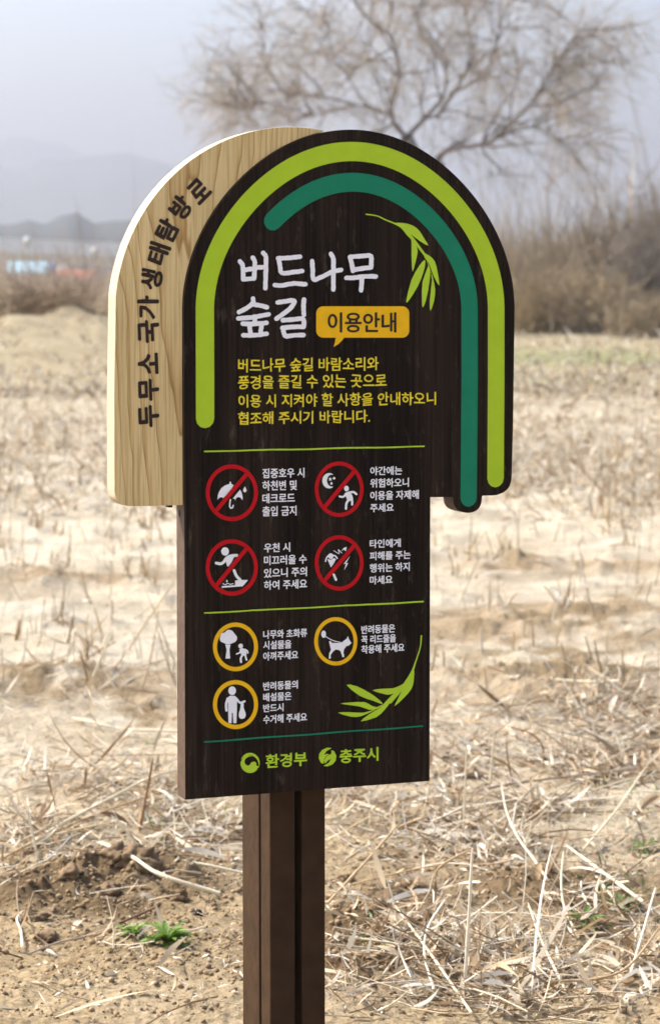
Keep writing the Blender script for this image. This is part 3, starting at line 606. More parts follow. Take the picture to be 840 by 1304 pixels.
def dens_far(px, py, x, y):
    d = .25 + .75 * np.clip((650 - py) / 60, 0, 1) - .25 * gd(px, py, 740, 460, 80, 15)
    return np.clip(d * (.75 + 1.3 * fbm(x / 1.3, y / 2.2, 3)), 0, 1)
far = []
x, y = scatter_px(26000, -60, 900, 500, 668, dens_far); far.append(leaf_rib(x, y, .13, .013, (.2, 1.3), (-1.8, .6), .02, cmul=.78))
x, y = scatter_px(16000, -60, 900, 402, 510, dens_far); far.append(leaf_rib(x, y, .15, .03, (.1, 1.1), (-1.6, .5), .01, cmul=.72))
V, F_, c = merge(far); o = link('dry_grass', mesh_np('dry_grass', V, F_, c), M['straw']); tag(o, 'blurred pale dry grass tufts over the far half of the field', 'grass', kind='stuff')
GREEN = np.array([(.13, .20, .045), (.10, .16, .04), (.17, .22, .07), (.09, .14, .05)])
def dens_green(px, py, x, y):
    d = .9 * gd(px, py, 225, 1062, 60, 16) + .7 * gd(px, py, 105, 1066, 35, 10) + .8 * gd(px, py, 535, 1058, 45, 16) + .5 * gd(px, py, 800, 1010, 40, 20) + .6 * gd(px, py, 815, 1075, 20, 25) + .5 * gd(px, py, 520, 1225, 60, 25) + .5 * gd(px, py, 790, 1150, 50, 30) + .5 * gd(px, py, 30, 1110, 25, 10) + .35 * gd(px, py, 640, 845, 60, 12) + .3 * gd(px, py, 600, 735, 60, 12)
    return np.clip(d, 0, 1)
x, y = scatter_px(7000, -10, 850, 720, 1290, dens_green); A_ = leaf_rib(x, y, .028, .006, (.1, 1.1), (-1, .6), .008, cols=GREEN)
V, F_, c = A_; o = link('low_green_growth', mesh_np('low_green_growth', V, F_, c), M['leaf']); tag(o, 'short green seedlings growing through the straw', 'ground cover', kind='stuff')

# crumbs of soil round the clods
def ico(sub, seed, amp):
    bm = bmesh.new(); bmesh.ops.create_icosphere(bm, subdivisions=sub, radius=1); V = np.array([v.co for v in bm.verts]); 
    F_ = np.array([[v.index for v in f.verts] for f in bm.faces]); bm.free()
    d = 1 + amp * (fbm(V[:, 0] * 1.7 + seed, V[:, 1] * 1.7 + V[:, 2] * 1.3, 2) + fbm(V[:, 2] * 2.2 + seed * 2, V[:, 0] * 1.9 - V[:, 1], 3)); return V * d[:, None], F_
vi, fi = ico(1, 3, .7)
def dens_crumb(px, py, x, y):
    d = .1 + gd(px, py, 140, 1140, 130, 45) + .7 * gd(px, py, 470, 1190, 60, 60) + .35 * gd(px, py, 180, 1220, 200, 40) + .3 * gd(px, py, 680, 1130, 120, 40)
    return np.clip(d, 0, 1)
x, y = scatter_px(30000, -10, 850, 1070, 1304, dens_crumb); n = len(x)
s_ = np.clip(.0021 * rng.lognormal(0, .7, n), .001, .009); rot = rng.uniform(0, 6.28, n); cr, sr = np.cos(rot), np.sin(rot)
B = vi[None] * s_[:, None, None] * np.array([1, 1, .75]); B2 = B.copy(); B2[..., 0] = B[..., 0] * cr[:, None] - B[..., 1] * sr[:, None]; B2[..., 1] = B[..., 0] * sr[:, None] + B[..., 1] * cr[:, None]
V = (B2 + np.c_[x, y, gh(x, y) + s_ * .3][:, None]).reshape(-1, 3); F_ = (fi[None] + (np.arange(n) * len(vi))[:, None, None]).reshape(-1, 3)
cc = np.repeat(np.array([(.25, .175, .10)]) * rng.uniform(.75, 1.4, n)[:, None], len(vi), axis=0)
m_cr = mat_attr('soil crumb', .95); o = link('soil_crumbs', mesh_np('soil_crumbs', V, F_, cc), m_cr); tag(o, 'small loose crumbs of brown soil scattered on the sand', 'soil', kind='stuff')

# individual clods
for i, (px, py, sz, fl, lab) in enumerate([
    (178, 1112, .045, .75, 'biggest dark crumbly soil clod, right end of the heap left of the posts'), (150, 1105, .036, .7, 'second soil clod, touching the biggest one on its left'),
    (140, 1138, .030, .6, 'flat soil clod in front of the heap below the long broad straw'), (92, 1116, .030, .65, 'grassy soil clod at the left end of the heap'),
    (228, 1141, .022, .7, 'small soil clod under the tip of the broad straw'), (40, 1148, .030, .55, 'low soil clod nearest the left picture edge'), (60, 1190, .026, .55, 'soil clod above the small white bent straw'),
    (145, 1008, .020, .8, 'knobbly little soil lump behind the straw mat, left of the board'), (482, 1190, .03, .6, 'soil clod just right of the posts beside the burrow hole'), (441, 1120, .018, .6, 'small soil lump right of the posts below the fallen stalk')]):
    v_, f_ = ico(4, i * 5.3, .55); v_ = v_ * np.array([1, .9, fl]) * sz * 1.05; det = fbm(v_[:, 0] / .007 + i, v_[:, 1] / .007 + v_[:, 2] / .008, 3); v_ *= (1 + .30 * np.abs(det))[:, None]
    p = G(px, py); me = mesh_np('clod', v_, f_); o = link('soil_clod', me, M['soil']); o.location = (p[0], p[1], p[2] + sz * fl * .25); o.rotation_euler = (0, 0, i * 1.3)
    tag(o, lab, 'soil clod', 'crumbly soil clods around the sign')
p = G(252, 1168)
v_, f_ = ico(3, 2.2, .5); o = link('dark_seed_pod', mesh_np('pod', v_ * np.array([.009, .008, .012]), f_), M['hole']); o.location = (p[0], p[1], p[2] + .008); tag(o, 'small black seed pod on the sand right of the green weed', 'seed pod')

# ================================================================== individual stalks
def stalk(pts, wpx, colr, lab, upright=False, leafy=False, hs=None):
    """pts in pixels; heights hs above the soil (upright: all points stand over the foot)"""
    if upright:
        foot = G(*pts[-1]); W = []
        for px, py in pts:
            r = ray(px, py); t = foot[1] / r[1]; W.append(C3 + r * t)
    else:
        hs = hs or [.012] * len(pts); ga, gb = G(*pts[0])[2], G(*pts[-1])[2]; m_ = len(pts) - 1
        W = [flat(px, py, (ga * (m_ - i) + gb * i) / m_ + max(h, .012)) for i, ((px, py), h) in enumerate(zip(pts, hs))]
    W = np.array(W); foot = W[-1].copy(); foot[2] = float(gh(foot[0], foot[1])) if upright else W[:, 2].min()
    c3 = smooth_open(W, 5) if len(W) > 2 else np.array([W[0] + (W[1] - W[0]) * t for t in np.linspace(0, 1, 7)])
    rad = wpx / 2 * foot[1] / FPX * .88; n = len(c3); rr = np.linspace(.75, 1.05, n) * rad; rr[0] = rad * .45
    if len(c3) > 8: rr[n // 3] *= 1.25; rr[2 * n // 3] *= 1.25
    v, f, _ = tubes((c3 - foot)[None], rr[None], 7)
    vc = np.array([colr]) * (1 + .18 * fbm(v[:, 0] * 60 + wpx, v[:, 2] * 40 + v[:, 1] * 60, 2))[:, None]
    me = mesh_np('stalk', v, f, vc, True); o = link('reed_stalk', me, M['straw']); o.location = foot
    tag(o, lab, 'reed stalk', 'dead reed stalks around the sign')
CR = (.74, .66, .49); TN = (.58, .43, .25); BR = (.34, .20, .10); GY = (.50, .40, .31); WH = (.80, .75, .62)
stalk([(230, 981), (215, 983), (183, 994), (130, 1022), (80, 1048), (20, 1086)], 4.5, CR, 'long pale reed lying diagonally left of the board, its curved tip near the board corner', hs=[.10, .11, .10, .07, .04, .01])
stalk([(232, 1000), (195, 1012), (130, 1034), (60, 1064), (5, 1092)], 4, TN, 'tan reed lying just below and beside the long pale diagonal reed', hs=[.02, .03, .03, .03, .01])
stalk([(134, 1076), (170, 1092), (205, 1114), (280, 1138)], 6.5, CR, 'broad flat pale straw across the soil heap left of the posts', hs=[.05, .07, .06, .02])
stalk([(195, 966), (187, 1010), (178, 1058)], 4, BR, 'short dark brown stalk standing left of the board bottom corner', True)
stalk([(34, 1028), (42, 1062), (49, 1098)], 4, WH, 'whitish thin straw standing at the far left of the straw mat', True)
stalk([(84, 1084), (40, 1104), (0, 1128)], 3.5, CR, 'pale straw pointing to the left picture edge above the clods')
stalk([(178, 1088), (240, 1097), (312, 1112)], 4, CR, 'pale straw lying between the soil heap and the left post', hs=[.03, .04, .02])
stalk([(166, 1171), (110, 1192), (75, 1200), (38, 1214)], 3.2, GY, 'thin grey straw in front of the clods, left of the green weeds')
stalk([(158, 1173), (130, 1188), (112, 1192)], 4.5, TN, 'short tan straw overlapping the thin grey one by the weeds')
stalk([(262, 1180), (245, 1185), (228, 1188)], 5, CR, 'short thick pale straw behind the right green weed')
stalk([(30, 1160), (22, 1170), (27, 1186), (29, 1206)], 4, WH, 'small white bent straw at the lower left')
stalk([(92, 914), (125, 921), (152, 928), (190, 930), (230, 931)], 4, CR, 'knobbly pale stick lying on bare sand left of the board, farthest back', hs=[.02, .03, .02, .02, .02])
stalk([(205, 942), (230, 946), (262, 956)], 3.5, CR, 'pale stick emerging behind the lower left board edge')
stalk([(126, 831), (143, 801)][::-1], 5, WH, 'thick whitish straw leaning up from the furrow left of the board', True)
stalk([(224, 737), (195, 780), (176, 808), (164, 828)], 2.6, TN, 'long thin tan stem leaning up against the left board edge from the sand', True)
stalk([(198, 803), (192, 840), (181, 877)], 2.2, TN, 'thin stem standing left of the amber tree pictogram', True)
stalk([(144, 806), (132, 830), (119, 863)], 4, CR, 'cream stem standing in the dark furrow at left', True)
stalk([(102, 828), (108, 850), (112, 868)], 3, BR, 'little brown stub in the furrow left of the cream stem', True)
stalk([(103, 726), (110, 755), (116, 768)], 3.5, TN, 'blurred brown stub on bright sand left of the board', True)
stalk([(820, 977), (720, 989), (650, 998), (603, 1008)], 5, GY, 'long straight grey-brown stick lying across the straw at right', hs=[.05, .05, .05, .05])
stalk([(629, 930), (626, 970), (622, 1012)], 3.6, CR, 'cream stalk standing right of the board bottom corner', True)
stalk([(594, 946), (592, 1000), (589, 1075)], 3, CR, 'tall thin pale stalk standing between the board corner and the stick', True)
stalk([(638, 1000), (645, 1035), (660, 1068), (680, 1095), (696, 1120)], 4, CR, 'curved cream stalk bending down under the long stick', hs=[.14, .09, .06, .03, .01])
stalk([(508, 1048), (470, 1092), (417, 1150)], 4.2, TN, 'straight tan stalk slanting down to the right post', hs=[.12, .07, .02])
stalk([(601, 1080), (597, 1160), (591, 1258)], 5.2, WH, 'thick whitish stalk standing at the bottom of the picture right of the posts', True)
stalk([(721, 1077), (770, 1113), (820, 1150)], 5.6, CR, 'thick cream stalk slanting down to the right picture edge', hs=[.05, .04, .03])
stalk([(822, 976), (785, 1030), (742, 1082)], 3.4, CR, 'thin pale stalk slanting down from the right end of the long stick', hs=[.12, .07, .01])
stalk([(834, 1130), (820, 1180), (802, 1240)], 4, WH, 'whitish stalk at the lower right picture edge', hs=[.13, .08, .02])
stalk([(717, 1084), (714, 1120), (718, 1155), (736, 1194)], 3.6, CR, 'kinked cream stalk right of the thick white one', hs=[.13, .09, .05, .01])
stalk([(722, 1060), (708, 1090), (695, 1116)], 3.6, BR, 'brown stalk leaning over the kinked cream one', hs=[.10, .05, .01])
stalk([(492, 1118), (500, 1145), (508, 1190)], 3, WH, 'thin white straw standing by the burrow hole', True)
stalk([(600, 1082), (578, 1092), (556, 1108), (554, 1130), (553, 1170)], 3.8, TN, 'tan stalk bent over at the top beside the thick white one', True)
stalk([(638, 845), (665, 856), (708, 865), (750, 868), (788, 867)], 3.4, CR, 'long curved straw lying alone on the sand at right', hs=[.03, .03, .03, .02, .02])
stalk([(557, 889), (553, 900), (549, 912)], 2.4, BR, 'thin brown twig standing just right of the board edge', True)
stalk([(646, 925), (675, 934), (690, 950), (692, 978)], 2.6, BR, 'thin dark arched twig over the straw at right', True)
stalk([(765, 985), (700, 1010), (655, 1030), (620, 1060)], 3, CR, 'pale straw curving through the mat under the stick', hs=[.04, .04, .03, .02])
stalk([(500, 1150), (530, 1190), (556, 1226), (600, 1290)], 4.6, CR, 'cream straw slanting down right below the burrow hole', hs=[.06, .05, .04, .02])
stalk([(566, 1146), (545, 1180), (540, 1215), (552, 1260)], 4, WH, 'white drooping straw left of the thick white stalk', hs=[.12, .09, .05, .02])
stalk([(672, 1150), (690, 1200), (720, 1262)], 4.2, CR, 'cream straw slanting down in the lower right tangle', hs=[.12, .07, .02])
stalk([(840, 1180), (800, 1230), (760, 1246), (700, 1250)], 4.4, TN, 'tan straw curving along the bottom right corner', hs=[.10, .06, .04, .03])
stalk([(60, 983), (66, 1010), (70, 1026)], 3, BR, 'short brown stub at left with two neighbours', True)
stalk([(71, 968), (66, 985), (62, 998)], 3, TN, 'short tan stub at left beside the brown one', True)
stalk([(110, 978), (109, 990), (107, 1000)], 4, BR, 'stubby brown stem in the middle of the left sand', True)

# burrow hole
def disc_mesh(r): 
    a = np.linspace(0, 2 * math.pi, 15)[:-1]; V = np.c_[r * np.cos(a) * (1 + .2 * np.sin(3 * a)), r * np.sin(a), np.zeros(14)]
    V2 = np.c_[V[:, :2] * .5, np.full(14, -.03)]; V = np.vstack([V, V2, [[0, 0, -.035]]]); F_ = [(i, (i + 1) % 14, 14 + (i + 1) % 14, 14 + i) for i in range(14)] + [(14 + i, 14 + (i + 1) % 14, 28, 28) for i in range(14)]
    return V, [f if f[2] != f[3] else f[:3] for f in F_]

# ---- green weeds: rosettes of separate leaves
def weed(px, py, size, n, lab, shade=1.0):
    p = G(px, py); t = empty('green_weed', (p[0], p[1], p[2] + .008)); tag(t, lab, 'weed', 'small green weeds around the sign')
    for i in range(n):
        a = i * 2.4 + rng.uniform(-.3, .3); el = R(rng.uniform(8, 66)); L_ = size * rng.uniform(.6, 1.0); S_ = 7; s = np.linspace(0, 1, S_)
        e = el - 1.1 * s; step = L_ / (S_ - 1); rr = np.concatenate([[0], np.cumsum(np.cos(e[:-1]) * step)]); zz = np.concatenate([[0], np.cumsum(np.sin(e[:-1]) * step)])
        wdt = size * .22 * np.array([.18, .3, .62, .95, 1.05, .8, .05]) * np.array([1, 1, .8, 1.15, .85, 1.1, 1])
        mid_ = np.c_[rr * math.cos(a), rr * math.sin(a), zz]; sd = np.array([-math.sin(a), math.cos(a), 0]); up = np.array([0, 0, size * .05])
        V = np.concatenate([mid_ - sd * wdt[:, None] / 2 + up, mid_, mid_ + sd * wdt[:, None] / 2 + up]); ix = np.arange(3 * S_).reshape(3, S_)
        F_ = np.stack([ix[:-1, :-1], ix[1:, :-1], ix[1:, 1:], ix[:-1, 1:]], -1).reshape(-1, 4)
        c = np.array([.17, .27, .05]) * rng.uniform(.5, 1.25) * shade; cv = np.tile(c, (len(V), 1)); cv[S_:2 * S_] *= 1.3
        link('leaf', mesh_np('weed_leaf', V, F_, cv, True), M['leaf'], t)
weed(170, 1193, .052, 26, 'left one of the two bright green leafy weeds left of the posts')
weed(213, 1204, .072, 36, 'right and bigger of the two bright green leafy weeds left of the posts')
weed(744, 1190, .070, 14, 'green weed with rounded leaves in the lower right straw', .8)
weed(792, 1152, .060, 13, 'dark green weed below the thick cream stalk at right', .7)
weed(820, 1085, .060, 13, 'dark green weed at the right picture edge', .6)
weed(640, 842, .035, 9, 'tiny green seedling on bare sand by the long curved straw', .9)
weed(188, 948, .03, 8, 'tiny green seedling behind the knobbly pale stick', .9)
# ---- broad dead leaves (countable)
def dead_leaf(px, py, L_, W_, az, el, lab, c=(.74, .66, .52)):
    p = G(px, py); S_ = 8; s = np.linspace(0, 1, S_); e = el - 1.0 * s; st = L_ / (S_ - 1)
    rr = np.concatenate([[0], np.cumsum(np.cos(e[:-1]) * st)]); zz = np.concatenate([[.004], .004 + np.cumsum(np.sin(e[:-1]) * st)])
    wd = W_ * np.sin(np.pi * (.08 + .9 * s)) ** .8; a = R(az); mid_ = np.c_[rr * math.cos(a), rr * math.sin(a), np.maximum(zz, .004)]; sd = np.array([-math.sin(a), math.cos(a), .25])
    V = np.concatenate([mid_ - sd * wd[:, None] / 2 + [0, 0, W_ * .2], mid_, mid_ + sd * wd[:, None] / 2 + [0, 0, W_ * .2]]); ix = np.arange(3 * S_).reshape(3, S_)
    F_ = np.stack([ix[:-1, :-1], ix[1:, :-1], ix[1:, 1:], ix[:-1, 1:]], -1).reshape(-1, 4)
    o = link('dead_leaf', mesh_np('dead_leaf', V, F_, np.tile(c, (len(V), 1)) * (1 + .1 * np.sin(V[:, :1] * 400)), True), M['straw']); o.location = p; tag(o, lab, 'dead leaf', 'broad dead leaves on the ground')
dead_leaf(225, 1030, .11, .026, 135, .75, 'broad whitish curled leaf standing beside the lower left board corner', (.80, .74, .62))
dead_leaf(193, 1068, .10, .016, 30, .5, 'tan curled leaf under the broad whitish one', (.62, .47, .28))
dead_leaf(70, 1090, .05, .014, 120, .2, 'white leaf scrap above the soil heap', (.8, .76, .66))
dead_leaf(92, 1187, .045, .014, 60, .7, 'folded pale leaf standing left of the green weeds')
dead_leaf(658, 1000, .06, .02, 200, .4, 'pale lilac-white leaf in front of the long stick', (.72, .66, .60))
dead_leaf(783, 1238, .05, .018, 110, 1.1, 'broad cream leaf pointing up at the lower right', (.82, .76, .62))
dead_leaf(684, 1122, .06, .018, 80, 1.0, 'curled tan leaf under the leaning brown stalk', (.52, .36, .19))
dead_leaf(820, 1160, .07, .014, 170, .2, 'greyish strap leaf at the right edge', (.62, .56, .50))
dead_leaf(775, 915, .10, .02, 60, 1.2, 'tall pale leaf blade at the right behind the stick')
dead_leaf(718, 950, .06, .02, 250, .9, 'crumpled brown leaf at right in the mat', (.40, .26, .14))
dead_leaf(160, 973, .05, .016, 0, .2, 'flat white leaf on bare sand left of the board', (.8, .77, .7))
dead_leaf(445, 1225, .10, .012, 150, .3, 'white strap leaf right of the right post', (.82, .78, .68))
dead_leaf(430, 1200, .10, .010, 130, .3, 'second white strap leaf, just above the other by the right post', (.78, .74, .64))

# ================================================================== WILLOW
def at(px, py, Y):                             # a point at distance Y seen at this pixel
    r = ray(px, py); return C3 + r * (Y / r[1])
def mesh_from_branches(br, sides, S_=5):
    P = np.array([b[0] for b in br]); Rr = np.array([b[1] for b in br]); v, f, _ = tubes(P, Rr, sides); return v, f
def grow(start, d, length, r0, S_=5, droop=0., wig=.2):
    P = [np.array(start)]; d = np.array(d, float); d /= np.linalg.norm(d)
    for i in range(S_ - 1):
        d = d + np.random.normal(0, wig, 3) * .5 + np.array([0, 0, -droop]); d /= np.linalg.norm(d); P.append(P[-1] + d * length / (S_ - 1))
    return np.array(P), np.linspace(r0, r0 * .45, S_), d
np.random.seed(5)
TY = 62.0
base = at(548, 433, TY); base[2] = float(gh(base[0], base[1])) - .1
willow = empty('willow_tree', base); tag(willow, 'large bare spreading tree far behind the sign, crown filling the upper right sky', 'tree')
limbs = []
def limb(pts, r0, r1, dy=0):
    n = len(pts); q = [at(x, y, TY + dy * i / (n - 1)) for i, (x, y) in enumerate(pts)]; c = smooth_open(np.array(q), 4); m = len(c)
    c = np.array([c[int(round(i))] for i in np.linspace(0, m - 1, 13)]); kk = .5 if len(limbs) > 1 else .9; limbs.append((c, np.linspace(r0 * kk, r1 * kk, 13)))
limb([(548, 440), (540, 340), (548, 250), (555, 205)], .42, .26)
limb([(548, 250), (530, 205), (517, 175)], .26, .2, -.5)
limb([(555, 205), (572, 190), (625, 180), (670, 138), (700, 134), (730, 122)], .17, .04, -2)
limb([(517, 175), (545, 145), (564, 122), (566, 85), (535, 40), (520, -20)], .15, .04, 1.5)
limb([(517, 175), (497, 147), (507, 100), (500, 50), (465, 22), (445, -15)], .15, .04, -1.5)
limb([(497, 147), (455, 134), (400, 147), (360, 156), (330, 162)], .09, .02, 2)
limb([(455, 134), (400, 120), (362, 118), (340, 85), (335, 62)], .07, .02, -1)
limb([(555, 150), (600, 75), (590, 10), (604, -15)], .12, .04, 2)
limb([(572, 120), (620, 90), (640, 20), (655, -5)], .10, .03, -2)
limb([(625, 180), (665, 160), (705, 175), (730, 195)], .06, .015, 3)
limb([(670, 138), (700, 95), (722, 60), (735, 40)], .07, .02, -3)
limb([(400, 147), (340, 132), (315, 132), (300, 140)], .045, .012, -2)
limb([(500, 60), (440, 90), (420, 60), (400, 10)], .06, .02, 2)
v, f, _ = tubes(np.array([b[0] for b in limbs[:2]]), np.array([b[1] for b in limbs[:2]]), 10); lk = lambda nme, v, f, c, par, loc: link(nme, mesh_np(nme, v - loc, f, np.tile(c, (len(v), 1))), M['bark'], par)
BK = (.24, .21, .19); lk('trunk', v, f, BK, willow, base)
for b in limbs[2:]:
    v, f, _ = tubes(b[0][None], b[1][None], 6); lk('limb', v, f, BK, willow, base)
lv1 = []; lv2 = []; lv3 = []; lv4 = []
ctr = at(530, 230, TY)
for c, rr_ in limbs[2:]:
    Ltot = np.linalg.norm(np.diff(c, axis=0), axis=1).sum()
    for k_ in range(int(Ltot * 3.6)):
        i = np.random.randint(2, 13); s0 = c[i]; out_ = s0 - ctr; out_ /= np.linalg.norm(out_) + .1
        d = out_ * .9 + np.random.normal(0, .75, 3) + [0, 0, .15]; lv1.append(grow(s0, d, np.random.uniform(.8, 1.75), max(rr_[i] * .5, .018), 5, .03, .35))
for P, r_, d in lv1:
    for k_ in range(6):
        i = np.random.randint(1, 5); lv2.append(grow(P[i], d + np.random.normal(0, .7, 3), np.random.uniform(.6, 1.5), .013, 5, .05, .35))
for P, r_, d in lv2:
    for k_ in range(5):
        i = np.random.randint(1, 5); lv3.append(grow(P[i], d + np.random.normal(0, .65, 3), np.random.uniform(.35, .95), .0065, 5, .10, .3))
for P, r_, d in lv3[::2]:
    for k_ in range(3):
        i = np.random.randint(1, 5); lv4.append(grow(P[i], d + np.random.normal(0, .6, 3), np.random.uniform(.25, .6), .005, 5, .14, .2))
print('willow twigs', len(lv1), len(lv2), len(lv3), len(lv4))
for nm_, lv, sd, cc_ in (('branch_crown', lv1, 4, (.16, .12, .09)), ('twig_crown', lv2, 3, (.21, .175, .145)), ('fine_twig_crown', lv3 + lv4, 3, (.42, .35, .27))):
    v, f = mesh_from_branches(lv, sd); o = lk(nm_, v, f, cc_, willow, base); o['kind'] = 'stuff'

# ================================================================== THICKET on the right
def bush(px, py_top, Y, width, nst, lab, cc_, lean=0, xpx_base=None, name='bare_bush', cat='bush', dens=1.0, up=1.0):
    b0 = at(px, 400, Y); cc_ = tuple(np.array(cc_) * (1.14, 1.2, 1.18)); bx, by = b0[0], b0[1]; gz = float(gh(bx, by)); top = at(px, py_top, Y)[2]; Hh = top - gz
    root = empty(name, (bx, by, gz)); tag(root, lab, cat, 'bare shrubs of the thicket'); st = []; tw = []; t2 = []
    for i in range(nst):
        s0 = np.array([bx + np.random.normal(0, width * .38), by + np.random.uniform(-1, 1) * width * .5, gz - .05])
        L_ = Hh * np.random.uniform(.45, 1.0); d = np.array([np.random.normal(lean, .26), np.random.normal(0, .2), up])
        st.append(grow(s0, d, L_, np.random.uniform(.014, .034), 5, .0, .22))
    for P, r_, d in st:
        for k_ in range(int(9 * dens)):
            i = np.random.randint(1, 5); tw.append(grow(P[i], d + np.random.normal(0, .45, 3), Hh * np.random.uniform(.12, .34), .012, 5, 0, .3))
    for P, r_, d in tw:
        for k_ in range(int(4 * dens)):
            i = np.random.randint(1, 5); t2.append(grow(P[i], d + np.random.normal(0, .5, 3), Hh * np.random.uniform(.05, .15), .009, 5, 0, .3))
    loc = np.array([bx, by, gz])
    v, f = mesh_from_branches(st, 4); lk('stem', v, f, cc_, root, loc)
    v, f = mesh_from_branches(tw, 3); o = lk('twigs', v, f, np.array(cc_) * 1.25, root, loc); o['kind'] = 'stuff'
    v, f = mesh_from_branches(t2, 3); o = lk('fine_twigs', v, f, np.array(cc_) * 1.5, root, loc); o['kind'] = 'stuff'
bush(790, 238, 66, 1.9, 85, 'tallest bare brown bush at the right with upward fanning branches', (.19, .145, .105), .05)
bush(716, 300, 70, 1.8, 85, 'middle brown bush left of the tallest one', (.20, .155, .11))
bush(662, 318, 72, 1.8, 85, 'brown bush directly beside the right edge of the sign', (.22, .165, .11), -.1)
bush(838, 275, 64, 1.6, 75, 'grey-brown bush cut by the right picture edge', (.22, .18, .15), .1)
bush(752, 345, 62, 1.8, 85, 'low tan bush at the foot of the tallest bush', (.30, .22, .14), up=.7)
bush(688, 350, 63, 1.9, 80, 'low tan shrub nearest the sign', (.29, .215, .13), up=.7)
bush(815, 372, 58, 1.3, 45, 'low reddish brown shrub at the lower right of the thicket', (.27, .20, .13), up=.6)
bush(600, 345, 74, 2.2, 40, 'bush mostly hidden behind the sign', (.22, .17, .12))
# undergrowth mass under the thicket and the reeds at the left
def reeds(n, x0, x1, y0, y1, hgt, wid, cols, name, lab, pitch=(1.0, 1.6), curl=(-.9, .3)):
    x, y = scatter_px(n, x0, x1, y0, y1); v, f, c = leaf_rib(x, y, hgt, wid, pitch, curl, .02, cols=np.array(cols)); o = link(name, mesh_np(name, v, f, c), M['straw']); tag(o, lab, 'undergrowth', kind='stuff')
reeds(12000, 600, 900, 408, 431, 1.9, .035, [(.30, .24, .16), (.26, .21, .15), (.36, .29, .20), (.24, .20, .15)], 'thicket_undergrowth', 'tangled brown dead undergrowth filling the foot of the thicket')
reeds(7000, -80, 330, 402, 430, .7, .03, [(.52, .42, .28), (.45, .35, .22), (.58, .49, .35), (.36, .27, .17)], 'dead_reeds', 'tan dead reeds at the far left edge of the field')
reeds(9000, -120, 420, 394, 402, 1.9, .05, [(.34, .26, .19), (.42, .32, .22), (.30, .23, .17)], 'distant_reeds', 'brown blurred reeds beyond the left field edge')
# brush heap at left
hp = at(62, 400, 50); hz = float(gh(hp[0], hp[1])) - .05; np.random.seed(9)
heap = empty('brush_heap', (hp[0], hp[1], hz)); tag(heap, 'blurred heap of cut brown branches on the field at far left', 'brush heap')
hb = [grow(np.array([hp[0] + np.random.normal(0, .42), hp[1] + np.random.normal(0, .5), hz + abs(np.random.normal(0, .2))]), np.array([np.random.normal(0, 1), np.random.normal(0, .6), np.random.normal(.1, .3)]), np.random.uniform(.5, 1.3), .011, 5, .03, .3) for _ in range(750)]
v, f = mesh_from_branches(hb, 3); o = lk('branches', v, f, (.22, .155, .09), heap, np.array([hp[0], hp[1], hz])); o['kind'] = 'stuff'

# ================================================================== FAR THINGS
def box(name, loc, sz, mat, parent, rz=0):
    bm = bmesh.new(); bmesh.ops.create_cube(bm, size=1)
    for v in bm.verts: v.co = Vector((v.co.x * sz[0], v.co.y * sz[1], v.co.z * sz[2]))
    bmesh.ops.bevel(bm, geom=bm.edges[:], offset=min(sz) * .04, segments=1, affect='EDGES')
    me = bpy.data.meshes.new(name); bm.to_mesh(me); bm.free(); o = link(name, me, mat, parent); o.location = loc; o.rotation_euler = (0, 0, rz); return o
def gable(name, w_, d_, h_, z, mat, parent, over=.3):
    w2 = w_ / 2 + over; d2 = d_ / 2 + over; V = [(-w2, -d2, z), (w2, -d2, z), (w2, d2, z), (-w2, d2, z), (-w2, 0, z + h_), (w2, 0, z + h_), (-w2, -d2, z - .15), (w2, -d2, z - .15), (w2, d2, z - .15), (-w2, d2, z - .15)]
    F_ = [(0, 1, 5, 4), (2, 3, 4, 5), (0, 4, 3), (1, 2, 5), (6, 9, 8, 7), (0, 6, 7, 1), (1, 7, 8, 2), (2, 8, 9, 3), (3, 9, 6, 0)]
    me = bpy.data.meshes.new(name); me.from_pydata(V, [], F_); me.update(); return link(name, me, mat, parent)
def house(name, px, py_eave, Y, w_, d_, hr, wallm, roofm, lab, cat='building', rz=0):
    p = at(px, py_eave, Y); gz = float(gh(p[0], p[1])); h = p[2] - gz; t = empty(name, (p[0], p[1], gz), rz); tag(t, lab, cat)
    box('wall', (0, 0, h / 2), (w_, d_, h), wallm, t); gable('roof', w_, d_, hr, h, roofm, t)
    for i in range(max(1, int(w_ / 2.5))):
        xw = -w_ / 2 + (i + .5) * w_ / max(1, int(w_ / 2.5)); wn_ = box('window', (xw, -d_ / 2 - .02, h * .55), (.8, .08, .7), M['glass'], t); box('sill', (0, -.03, -.4), (.95, .12, .08), M['wall'], wn_)
    box('door', (w_ / 2 - .9, -d_ / 2 - .03, 1.0), (.8, .06, 1.9), M['door'], t)
    return t
house('farm_building', 36, 347, 330, 5.0, 5, 1.5, M['wall'], M['cyan'], 'low white building with pale blue roof far off at the left')
house('blue_shed', 58, 346, 335, 1.9, 4, 1.4, M['wall'], M['navy'], 'small shed with dark blue roof right of the pale blue roofed building')
house('red_roofed_hut', 85, 351, 300, 1.6, 2.2, .8, M['wall'], M['coral'], 'left one of two tiny faded red huts far off at left', 'hut')
house('red_roofed_hut', 106, 353, 290, 1.9, 2.2, .9, M['wall'], M['coral'], 'right one of two tiny faded red huts far off at left', 'hut')
